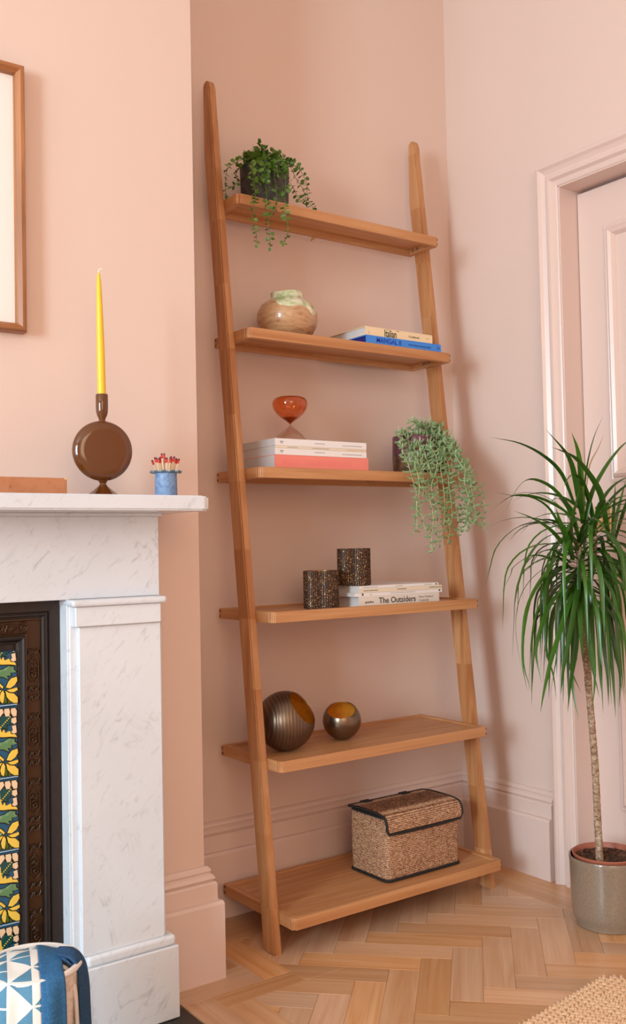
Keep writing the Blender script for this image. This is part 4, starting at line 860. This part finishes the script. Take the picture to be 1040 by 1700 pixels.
for si, pts in enumerate(TAB['E']):
    P = catmull([Vector(p)-T0 for p in pts], len(pts)*4); bm = bmesh.new(); tube(bm, P, .0007, 5)
    st = finish('stem', bm, 'stem_dark', t, smooth=True); bm = bmesh.new()
    L = 0; nxt = .0; Pl = len(P); up_ = si >= 12
    for i in range(1, Pl):
        L += (P[i]-P[i-1]).length
        if L > nxt:
            nxt = L+(.0075 if not up_ else .005)
            tg = (P[i]-P[i-1]).normalized(); ph = rnd.uniform(0, 2*PI)
            for sgn in (0, 1):
                sd = tg.orthogonal().normalized(); sd.rotate(Matrix.Rotation(ph+sgn*PI+rnd.uniform(-.4, .4), 3, tg)); sd = (sd+tg*.35+Vector((0, 0, .25))).normalized()
                sz = rnd.uniform(.0105, .0165)*(1.25 if up_ else 1)*(1-.35*i/Pl)
                round_leaf(bm, P[i]+sd*.001, sd, (Vector((-.4, -.6, .6))+rvec(rnd)*.8), sz, sz*.85)
    round_leaf(bm, P[-1], (P[-1]-P[-2]), rvec(rnd)+Vector((-.5, -.6, .3)), .010, .008)
    if not up_ and si < 9:
        for q in range(6):
            i = rnd.randint(0, max(1, Pl//4)); round_leaf(bm, P[i], rvec(rnd)+Vector((0, 0, .6)), Vector((-.4, -.6, .6))+rvec(rnd), .015, .013)
    finish('leaves', bm, 'leaf_dark', st, smooth=False, kind='stuff')
# crown of leaves over the rim
bm = bmesh.new()
for q in range(120):
    a = rnd.uniform(0, 2*PI); r = .056*math.sqrt(rnd.random()); p = Vector((r*math.cos(a), r*math.sin(a), .094+rnd.uniform(0, .028)*(1-r/.07)))
    round_leaf(bm, p, Vector((math.cos(a)*.5, math.sin(a)*.5, rnd.uniform(.1, 1))), Vector((-.4, -.6, .6))+rvec(rnd)*.7, rnd.uniform(.011, .016), .012)
finish('crown_leaves', bm, 'leaf_dark', t, kind='stuff')

t = thing('trailing_succulent', 'pale green trailing succulent in a maroon and bronze pot', 'potted plant', (.553, -.130, ZS[2]-.0035))
T0 = Vector(t.location)
bm = bmesh.new(); lathe(bm, [(0, 0), (.056, 0), (.0585, .003), (.0612, .05), (.0600, .105), (.0592, .1065), (.0575, .104), (.057, .09), (0, .09)], 48); finish('pot', bm, 'pot_two', t, smooth=True)
bm = bmesh.new(); lathe(bm, [(.057, .0905), (.03, .095), (0, .097)], 20); finish('soil', bm, 'soil', t, smooth=True)
def hook_leaf(bm, p, d, upv, L, r):
    d = d.normalized(); u = (upv-d*upv.dot(d)).normalized(); s = d.cross(u)
    ks = [(0, 0, .35), (.28, -.06, .95), (.58, .02, 1.0), (.85, .20, .6), (1.0, .38, .08)]; prev = None
    for a, h, w_ in ks:
        c = p+d*(a*L)+u*(h*L); ring = [bm.verts.new(c+s*(math.cos(q*PI/2)*r*w_)+u*(math.sin(q*PI/2)*r*w_)) for q in range(4)]
        if prev:
            for q in range(4): bm.faces.new((prev[q], prev[(q+1) % 4], ring[(q+1) % 4], ring[q]))
        prev = ring
rnd = random.Random(8)
for si, pts in enumerate(TAB['S']):
    P = catmull([Vector(p)-T0 for p in pts], len(pts)*5); bm = bmesh.new(); tube(bm, P, .0009, 5)
    st = finish('stem', bm, 'stem_pale', t, smooth=True); bm = bmesh.new(); L = 0; nxt = 0; ph = rnd.uniform(0, 6)
    for i in range(1, len(P)):
        L += (P[i]-P[i-1]).length
        while L > nxt:
            nxt += .0066; ph += 2.4
            tg = (P[i]-P[i-1]).normalized(); sd = tg.orthogonal().normalized(); sd.rotate(Matrix.Rotation(ph, 3, tg)); sd = (sd+Vector((0, 0, -.05))+rvec(rnd)*.2).normalized()
            hook_leaf(bm, P[i]+sd*.0008+(P[i-1]-P[i])*rnd.random(), sd, Vector((0, 0, 1)), rnd.uniform(.0130, .0190), rnd.uniform(.0021, .0031))
    finish('leaves', bm, 'leaf_pale', st, smooth=True, kind='stuff')
bm = bmesh.new()
for q in range(170):
    a = rnd.uniform(0, 2*PI); r = .062*math.sqrt(rnd.random()); p = Vector((r*math.cos(a), r*math.sin(a), .097+rnd.uniform(0, .022)*(1-r/.075)))
    if r > .03 and math.cos(a-PI) > .4 : continue
    hook_leaf(bm, p, Vector((math.cos(a)+rnd.uniform(-.5, .5), math.sin(a)+rnd.uniform(-.5, .5), rnd.uniform(-.1, .5))), Vector((0, 0, 1)), .016, .002)
finish('crown_leaves', bm, 'leaf_pale', t, smooth=True, kind='stuff')

# ------------------------------------------------------------------ tall strap-leaved plant
PX, PY = .682, -.608
t = thing('strap_leaf_plant', 'tall strap-leaved houseplant on a slim trunk in a taupe glazed pot', 'potted plant', (PX, PY, 0))
bm = bmesh.new(); lathe(bm, [(0, 0), (.070, 0), (.0735, .003), (.0735, .007), (.079, .018), (.0825, .035), (.0835, .08), (.0850, .145), (.0858, .153), (.0845, .1555), (.0815, .154), (.0805, .12), (0, .12)], 64); o = finish('outer_pot', bm, 'planter', t, smooth=True); o['label'] = 'taupe glazed outer pot'
bm = bmesh.new(); lathe(bm, [(.060, .1205), (.0745, .150), (.0770, .1545), (.0775, .1590), (.0755, .1605), (.0735, .158), (.0715, .143), (0, .143)], 56, cen=(.002, .002, 0)); o = finish('inner_pot', bm, 'terracotta', t, smooth=True); o['label'] = 'terracotta inner pot'
bm = bmesh.new(); n_ = 26
def soilz(x, y): return .148+.005*noise.noise(Vector((x*60, y*60, 0)))+.003*noise.noise(Vector((x*190, y*190, 3)))
lathe(bm, [(.0718*(i/14.0), .0) for i in range(14, -1, -1)], 40, cen=(.002, .002, 0))
for v in bm.verts: v.co.z = soilz(v.co.x, v.co.y)
rnd = random.Random(2)
for q in range(90):
    a = rnd.uniform(0, 2*PI); r = .066*math.sqrt(rnd.random()); x, y = r*math.cos(a), r*math.sin(a); s_ = rnd.uniform(.002, .0045)
    g = bmesh.ops.create_icosphere(bm, subdivisions=1, radius=s_, matrix=Matrix.Translation((x, y, soilz(x, y)+s_*.3)))
    for v in g['verts']: v.co += rvec(rnd)*s_*.25
finish('soil', bm, 'soil', t, kind='stuff')
def trunk(pts, r0, r1, nm='trunk'):
    P = catmull([Vector(p)-Vector((PX, PY, 0)) for p in pts], 110); bm = bmesh.new()
    tube(bm, P, lambda k: (r0+(r1-r0)*k)*(1+.10*(((k*110) % 3)/3-.5)), 12)
    rn = random.Random(4)
    for v in bm.verts: v.co += rvec(rn)*.0005
    return finish(nm, bm, 'bark', t, smooth=True)
trunk([(.6535, -.610, .140), (.6505, -.610, .24), (.647, -.610, .36), (.640, -.61, .46), (.630, -.61, .57), (.622, -.608, .70), (.620, -.606, .80), (.618, -.606, .87)], .0086, .0070)
trunk([(.624, -.608, .70), (.648, -.605, .765), (.672, -.603, .82), (.680, -.603, .90)], .0062, .0058, 'branch')
def blade(pts, w_, tw, mat='blade', nseg=16, name='leaf'):
    P = catmull([Vector(p)-Vector((PX, PY, 0)) for p in pts], nseg)[::-1]   # base -> tip
    bm = bmesh.new(); prev = None; rows = []
    hz = (P[-1]-P[0]); hz.z = 0; az = hz.normalized() if hz.length > .01 else Vector((-1, 0, 0))
    side = Vector((-az.y, az.x, 0))
    if side.dot(Vector((-.81, .58, 0))) < 0: side = -side
    for i, p in enumerate(P):
        k = i/nseg; tg = (P[min(i+1, nseg)]-P[max(i-1, 0)]).normalized()
        s = side - tg*side.dot(tg)
        if s.length < .1: s = Vector((.81, -.58, 0))
        s.normalize(); s.rotate(Matrix.Rotation(tw*(1-k*.3), 3, tg)); nn = s.cross(tg)
        wd = w_*.5*(.62+.38*min(1, k*4))*max(0.02, 1-max(0, (k-.35)/.65)**1.6)
        rows.append([bm.verts.new(p-s*wd+nn*wd*.28), bm.verts.new(p-nn*wd*.06), bm.verts.new(p+s*wd+nn*wd*.28)])
    for A, B in zip(rows, rows[1:]): bm.faces.new((A[0], A[1], B[1], B[0])); bm.faces.new((A[1], A[2], B[2], B[1]))
    return finish(name, bm, mat, t, smooth=True)
for pts, wd, tw in TAB['D']:
    o = blade(pts, wd*.001, tw*.55, 'blade_dry' if wd == 4 else 'blade')
rnd = random.Random(21)
def auto_leaf(base, a, L, e0, droop, wd):
    p = Vector(base); e = e0; pts = [p.copy()]; n = 7
    for k in range(n):
        p = p+Vector((math.cos(a)*math.cos(e), math.sin(a)*math.cos(e), math.sin(e)))*(L/n); e = max(e-droop*(1+.5*k/n), -1.5); pts.append(p.copy())
        a += rnd.uniform(-.05, .05)
    if max(q.x for q in pts) > XR+.03 or (max(q.x for q in pts) > XR-.035 and any(q.x > XR-.035 and q.y > DY0-.02 for q in pts)): return None
    if max(q.x for q in pts) > XR+.03: return None
    return blade(pts[::-1], wd, rnd.uniform(-.5, .5))
for hx, hy, z0, z1, N in ((.618, -.606, .74, .885, 62), (.680, -.603, .80, .915, 48)):
    for q in range(N):
        u = q/N; zz = z0+(z1-z0)*u; a = q*2.39996+rnd.uniform(-.2, .2)
        e0 = -.15+1.25*u**2+rnd.uniform(-.15, .15); L = rnd.uniform(.26, .37)
        cosd = math.cos(a-math.atan2(.0, 1.0))
        if cosd > .35: L *= .72; e0 += .1
        if u > .75: L *= .8
        auto_leaf((hx, hy, zz), a, L, e0, rnd.uniform(.36, .52)*(1 if u < .8 else .45), rnd.uniform(.009, .013))
bm = bmesh.new()   # dry sheath hanging at the trunk
o = blade([(.632, -.622, .52), (.626, -.624, .58), (.622, -.618, .63)], .009, .4, 'blade_dry', 8)

# ------------------------------------------------------------------ mantelpiece things
ZM = .9716
t = thing('candlestick', 'glossy brown candlestick with a large flat disc body and cone foot', 'candlestick', (-.4495, -.400, ZM))
bm = bmesh.new(); lathe(bm, [(0, 0), (.0345, 0), (.0350, .0015), (.030, .004), (.0185, .0115), (.0090, .0195), (.0064, .0225), (.0058, .0250), (.0072, .0275), (.0100, .0310), (0, .036)], 40); finish('foot', bm, 'brown_gloss', t, smooth=True)
bm = bmesh.new(); Rd, T_ = .0552, .0130; pr = [(0, -T_)]
for k in range(13):
    a = -PI/2+PI*k/12; pr.append((Rd-.020+.020*math.cos(a), T_*math.sin(a)*(1.0)))
pr.append((0, T_))
nrm = Vector((-.18, -.98, .0)).normalized(); lathe(bm, pr, 64, mat=Matrix.Translation((0, 0, .0842)) @ nrm.to_track_quat('Z', 'Y').to_matrix().to_4x4()); finish('disc', bm, 'brown_gloss', t, smooth=True)
bm = bmesh.new(); lathe(bm, [(0, .134), (.0085, .1365), (.0058, .1405), (.0066, .1440), (.0092, .1490), (.0107, .1560), (.0112, .1650), (.0112, .1868), (.0104, .1880), (.0090, .1875), (.0088, .176), (0, .176)], 32); finish('socket', bm, 'brown_gloss', t, smooth=True)
t = thing('taper_candle', 'tall yellow taper candle with unburnt white wick', 'candle', (-.4495, -.400, ZM+.1762))
bm = bmesh.new(); lathe(bm, [(0, 0), (.0076, 0), (.0076, .02), (.0070, .10), (.0056, .17), (.0042, .215), (.0026, .232), (.0010, .236), (0, .2363)], 24); 
for v in bm.verts: v.co.x -= .012*(v.co.z/.236)**1.2*.25
finish('wax', bm, 'wax', t, smooth=True)
bm = bmesh.new(); tube(bm, catmull([(-.003, 0, .235), (-.0035, 0, .239), (-.001, -.001, .2425), (.003, -.002, .2435)], 8), .0007, 6)
finish('wick', bm, 'wick', t, smooth=True)
t = thing('match_pot', 'small speckled blue ceramic pot with a wavy rim, holding matches', 'pot', (-.3215, -.400, ZM))
def wav(r, z, a): return (r, z+(.0017*math.sin(11*a) if r > .022 else 0)*min(1, (r-.021)/.006) if r > .0215 else z)
bm = bmesh.new(); lathe(bm, [(0, 0), (.0205, 0), (.0212, .001), (.0208, .0465), (.0190, .0465), (.0188, .004), (0, .004)], 48); finish('body', bm, 'blue_ceramic', t, smooth=True)
bm = bmesh.new(); lathe(bm, [(.0190, .0460), (.0230, .0478), (.0295, .0484), (.0305, .0492), (.0295, .0502), (.0230, .0497), (.0190, .0485), (.0190, .0460)], 88, wob=wav); finish('rim', bm, 'blue_rim', t, smooth=True)
# matches: one built, the others copied with their parts
PXY = [(-.0135, -.006), (-.011, .004), (-.0085, -.009), (-.005, .003), (-.003, -.010), (.001, .006), (.003, -.008), (.006, .001), (.009, -.009), (.012, .003), (.0135, -.004), (-.006, .011), (.004, .012), (-.001, -.002), (.010, .010), (-.012, .010), (.007, -.003), (-.008, -.001), (.0, -.013), (.0125, -.009), (-.0015, .0105), (.0045, -.0125)]
proto = None
for i, (mx, my) in enumerate(PXY):
    rnd = random.Random(100+i); hgt = .052+rnd.uniform(-.004, .012)
    lab = 'wooden match with red and maroon head standing in the blue pot'
    if proto is None:
        m_ = thing('matchstick', lab, 'match', (0, 0, 0), 0, 'matches in the blue pot')
        finish('stick', bx(-.0011, .0011, -.0011, .0011, 0, .064), 'match', m_)
        bm = bmesh.new(); lathe(bm, [(.0013, .0615), (.0020, .0625), (.0021, .0665), (.0018, .0680)], 10); finish('red_band', bm, 'match_red', m_, smooth=True)
        bm = bmesh.new(); lathe(bm, [(.0018, .0678), (.0020, .0695), (.0014, .0712), (0, .0718)], 10); finish('tip', bm, 'match_tip', m_, smooth=True); proto = m_
    else:
        m_ = proto.copy(); COL.objects.link(m_)
        for ch in list(proto.children): c = ch.copy(); COL.objects.link(c); c.parent = m_
    m_.location = (-.3215+mx*.62, -.400+my*.62, ZM+.0045+rnd.uniform(0, .003)+(.006 if i in (2, 5, 9) else 0)); m_.rotation_euler = (my*-12*1.0, mx*15, rnd.uniform(0, 3))
    m_.rotation_mode = 'XYZ'
    d = Vector((mx*1.55/.068, my*1.3/.068, 1)).normalized(); m_.rotation_euler = d.to_track_quat('Z', 'Y').to_euler()
    m_.location = (-.3215+mx*.22, -.400+my*.2, ZM+.0045+rnd.uniform(0, .004)+(.0065 if i in (2, 5, 9) else 0))
t = thing('card_box', 'flat tan card box with worn corner lying on the mantel', 'box', (-.640, -.420, ZM))
bm = bx(-.098, .098, -.040, .055, 0, .0285, .0012)
finish('box_body', bm, 'box_tan', t)
bm = bmesh.new()
for k in range(5):
    a = k*2*PI/5; prism(bm, [(-.001+.004*math.cos(a+d), .012+.004*math.sin(a+d)) if d else (-.001, .012) for d in (0.0001-.0001, -.35, .0, .35)][1:] + [(-.001, .012)], lambda u, v, h: (u+.000, -.040-h, v), -.0001, .0003)
o = finish('gold_flower', bm, 'gold_print', t); o['label'] = 'pale gold printed flower'
finish('worn_corner', bx(.094, .0985, -.0405, -.036, .0255, .0288, .0006), 'gold_print', t)

# ------------------------------------------------------------------ tub with quilt
TX, TY = -.664, -.601
t = thing('storage_tub', 'cream woven tub before the fireplace, draped with a quilt', 'tub', (TX, TY, 0))
bm = bmesh.new(); lathe(bm, [(0, -.0005), (.060, -.0005), (.064, .004), (.068, .12), (.073, .250), (.071, .253), (.068, .250), (.063, .12), (.058, .01), (0, .01)], 64); finish('tub_body', bm, 'tub', t, smooth=True)
bm = bmesh.new(); tube(bm, [(.0715*math.cos(2*PI*k/64), .0715*math.sin(2*PI*k/64), .254) for k in range(64)], .0050, 8, closed=True); finish('tub_rim', bm, 'tub_rim', t, smooth=True)
qt = thing('patchwork_quilt', 'blue and white triangle patchwork quilt bundled over the tub', 'quilt', (TX, TY, .0))
def drape(name, a0, a1, mat, uv=(1, 1), R0=.0, lift=0.0, zlow=.03, na=40, nv=34, par=None, seed=0, inner=.02):
    bm = bmesh.new(); uvl = bm.loops.layers.uv.new('UVMap'); G = []; K = []
    key = [(inner, .268+lift), (.075, .288+lift), (.118, .284+lift), (.146, .268+lift), (.157, .235+lift*.5), (.162, .18), (.168, .10), (.172, zlow)]
    prof = catmull([Vector((r, 0, z)) for r, z in key], nv)
    dist = [0]
    for i in range(1, len(prof)): dist.append(dist[-1]+(prof[i]-prof[i-1]).length)
    for i, p in enumerate(prof):
        row = []; kr = []
        for j in range(na+1):
            a = a0+(a1-a0)*j/na; fold = (.0025*math.sin(a*7+seed)+.0012*math.sin(a*13+i*.15+seed))*min(1, max(0, (p.x-.1)/.06))
            lump = .006*noise.noise(Vector((math.cos(a)*3+seed, math.sin(a)*3, i*.09)))
            r = p.x*.50+R0+fold; row.append(bm.verts.new((r*math.cos(a), r*math.sin(a), p.z+lump*(p.z > .2)))); kr.append((j/na*uv[0], dist[i]/dist[-1]*uv[1]))
        G.append(row); K.append(kr)
    for i in range(nv):
        for j in range(na):
            f = bm.faces.new((G[i][j], G[i][j+1], G[i+1][j+1], G[i+1][j]))
            for l, kk in zip(f.loops, (K[i][j], K[i][j+1], K[i+1][j+1], K[i+1][j])): l[uvl].uv = kk
    o = finish(name, bm, mat, par or qt, smooth=True)
    so = o.modifiers.new('thickness', 'SOLIDIFY'); so.thickness = .004; so.offset = -1
    return o
D2 = PI/180
def over(name, s0, s1, mat, lift, na, usc, vsc, seed):
    """cloth lying over the tub from its back to its front and hanging down outside"""
    bm = bmesh.new(); uvl = bm.loops.layers.uv.new('UVMap'); rt = Vector((.953, -.303, 0)); tw_ = Vector((-.303, -.953, 0)); nv = 44
    prof = catmull([Vector((d, 0, z)) for d, z in [(-.80, .256), (-.45, .264), (.0, .267), (.50, .262), (.92, .253), (1.06, .220), (1.12, .15), (1.16, .08), (1.18, .03)]], nv)
    R0 = .078; G = []; K = []; dist = [0]
    for i in range(1, nv+1): dist.append(dist[-1]+math.hypot((prof[i].x-prof[i-1].x)*R0, prof[i].z-prof[i-1].z))
    for i, p in enumerate(prof):
        row = []; kr = []
        for j in range(na+1):
            s_ = s0+(s1-s0)*j/na; ch = math.sqrt(max(.0004, R0*R0-s_*s_*.88)); hang = min(1, max(0, (p.x-.8)/.3))
            fold = hang*(.0025*math.sin(s_*110+seed)+.0015*math.sin(s_*210+i*.1)); sag = -.016*(max(0, abs(s_)-.02)/.06)**2*(1-hang)
            lump = .004*noise.noise(Vector((s_*40+seed, i*.11, 0)))*(1-hang)
            q_ = rt*s_*(1+.07*hang)+tw_*(p.x*ch+fold+lift); row.append(bm.verts.new((q_.x, q_.y, p.z+sag+lump+lift*.5))); kr.append((s_*usc, dist[i]*vsc))
        G.append(row); K.append(kr)
    for i in range(nv):
        for j in range(na):
            f = bm.faces.new((G[i][j], G[i][j+1], G[i+1][j+1], G[i+1][j]))
            for l, kk in zip(f.loops, (K[i][j], K[i][j+1], K[i+1][j+1], K[i+1][j])): l[uvl].uv = kk
    o = finish(name, bm, mat, qt, smooth=True); so = o.modifiers.new('thickness', 'SOLIDIFY'); so.thickness = .004; so.offset = -1
    return o
o = over('patchwork_panel', -.072, .010, 'quilt', .004, 30, 30, 30, 0); o['label'] = 'blue and white triangle patchwork'
o = over('blue_border', .010, .044, 'blue_cloth', .0045, 12, 26, 26, 0); o['label'] = 'plain blue border'
o = drape('cream_edge', -53*D2, -45*D2, 'tub_rim', (1, 1), -.0045, -.026, na=5, seed=3, inner=.150)
o = drape('navy_fold', -46*D2, -8*D2, 'navy_cloth', (1, 1), .003, -.015, na=16, seed=4, inner=.125); o['label'] = 'dark blue folded end'

# ------------------------------------------------------------------ jute rug
ra = math.radians(7.5)
t = thing('jute_rug', 'braided natural jute rug at the corner of the herringbone floor', 'rug', (.452, -.783, 0), ra)
RWD, RHT = 1.25, .80; NR = 60
rw = RHT/NR
def rowlen(k):    # rounded corners
    y = (k+.5)*rw; r = .045
    if y < r: return r-math.sqrt(max(0, r*r-(r-y)**2))
    if RHT-y < r: return r-math.sqrt(max(0, r*r-(r-(RHT-y))**2))
    return 0.0
lump = []
cache = {}
for k in range(NR):
    ins_ = round(rowlen(k), 4)
    if ins_ not in cache:
        bm = bmesh.new(); x = -RWD+ins_; step = .0135; q = 0
        while x < -ins_:
            for s in (-1, 1):
                rn = random.Random(q*7+s+k*13); c = Vector((x+s*step*.25, s*rw*.20, .0060+rn.uniform(-.0006, .0008)))
                T = Matrix.Translation(c) @ Matrix.Rotation(s*.55+rn.uniform(-.15, .15), 4, 'Z') @ Matrix.Diagonal((.0098, .0040, .0052, 1))
                vs_ = []
                for (px_, r_) in ((-1, 0), (-.55, .8), (.3, 1), (1, 0)):
                    if r_ == 0: vs_.append([bm.verts.new(T @ Vector((px_, 0, 0)))])
                    else: vs_.append([bm.verts.new(T @ Vector((px_, r_*math.cos(g*PI/3), r_*math.sin(g*PI/3)))) for g in range(6)])
                for A, B in zip(vs_, vs_[1:]):
                    for g in range(6):
                        h_ = (g+1) % 6
                        if len(A) == 1: bm.faces.new((A[0], B[g], B[h_]))
                        elif len(B) == 1: bm.faces.new((A[g], A[h_], B[0]))
                        else: bm.faces.new((A[g], A[h_], B[h_], B[g]))
            x += step; q += 1
        box(bm, -RWD+ins_, -ins_, -rw*.5, rw*.5, .0008, .0050)
        o = finish('braid', bm, 'jute', t, smooth=True); cache[ins_] = o
    else:
        o = cache[ins_].copy(); COL.objects.link(o); o.parent = t
    o.location = ((k % 2)*.004, -(k+.5)*rw, 0)
bm = bmesh.new(); rn = random.Random(9)   # stray fibres along the edges
for q in range(160):
    if q % 2: x = -rn.random()*RWD; y = rn.uniform(-.004, .002); d = Vector((rn.uniform(-1, 1), rn.uniform(.4, 1.2), rn.uniform(-.2, .5)))
    else: x = rn.uniform(-.004, .002); y = -rn.random()*RHT; d = Vector((rn.uniform(.4, 1.2), rn.uniform(-1, 1), rn.uniform(-.2, .5)))
    p = Vector((x, y, .006)); d = d.normalized()*rn.uniform(.003, .009); e = d+rvec(rn)*.004
    if abs(x) < .03 and abs(y) < .03: continue
    tube(bm, [p, p+d*.6, p+e], .00025, 3)
finish('stray_fibres', bm, 'jute', t, kind='stuff')
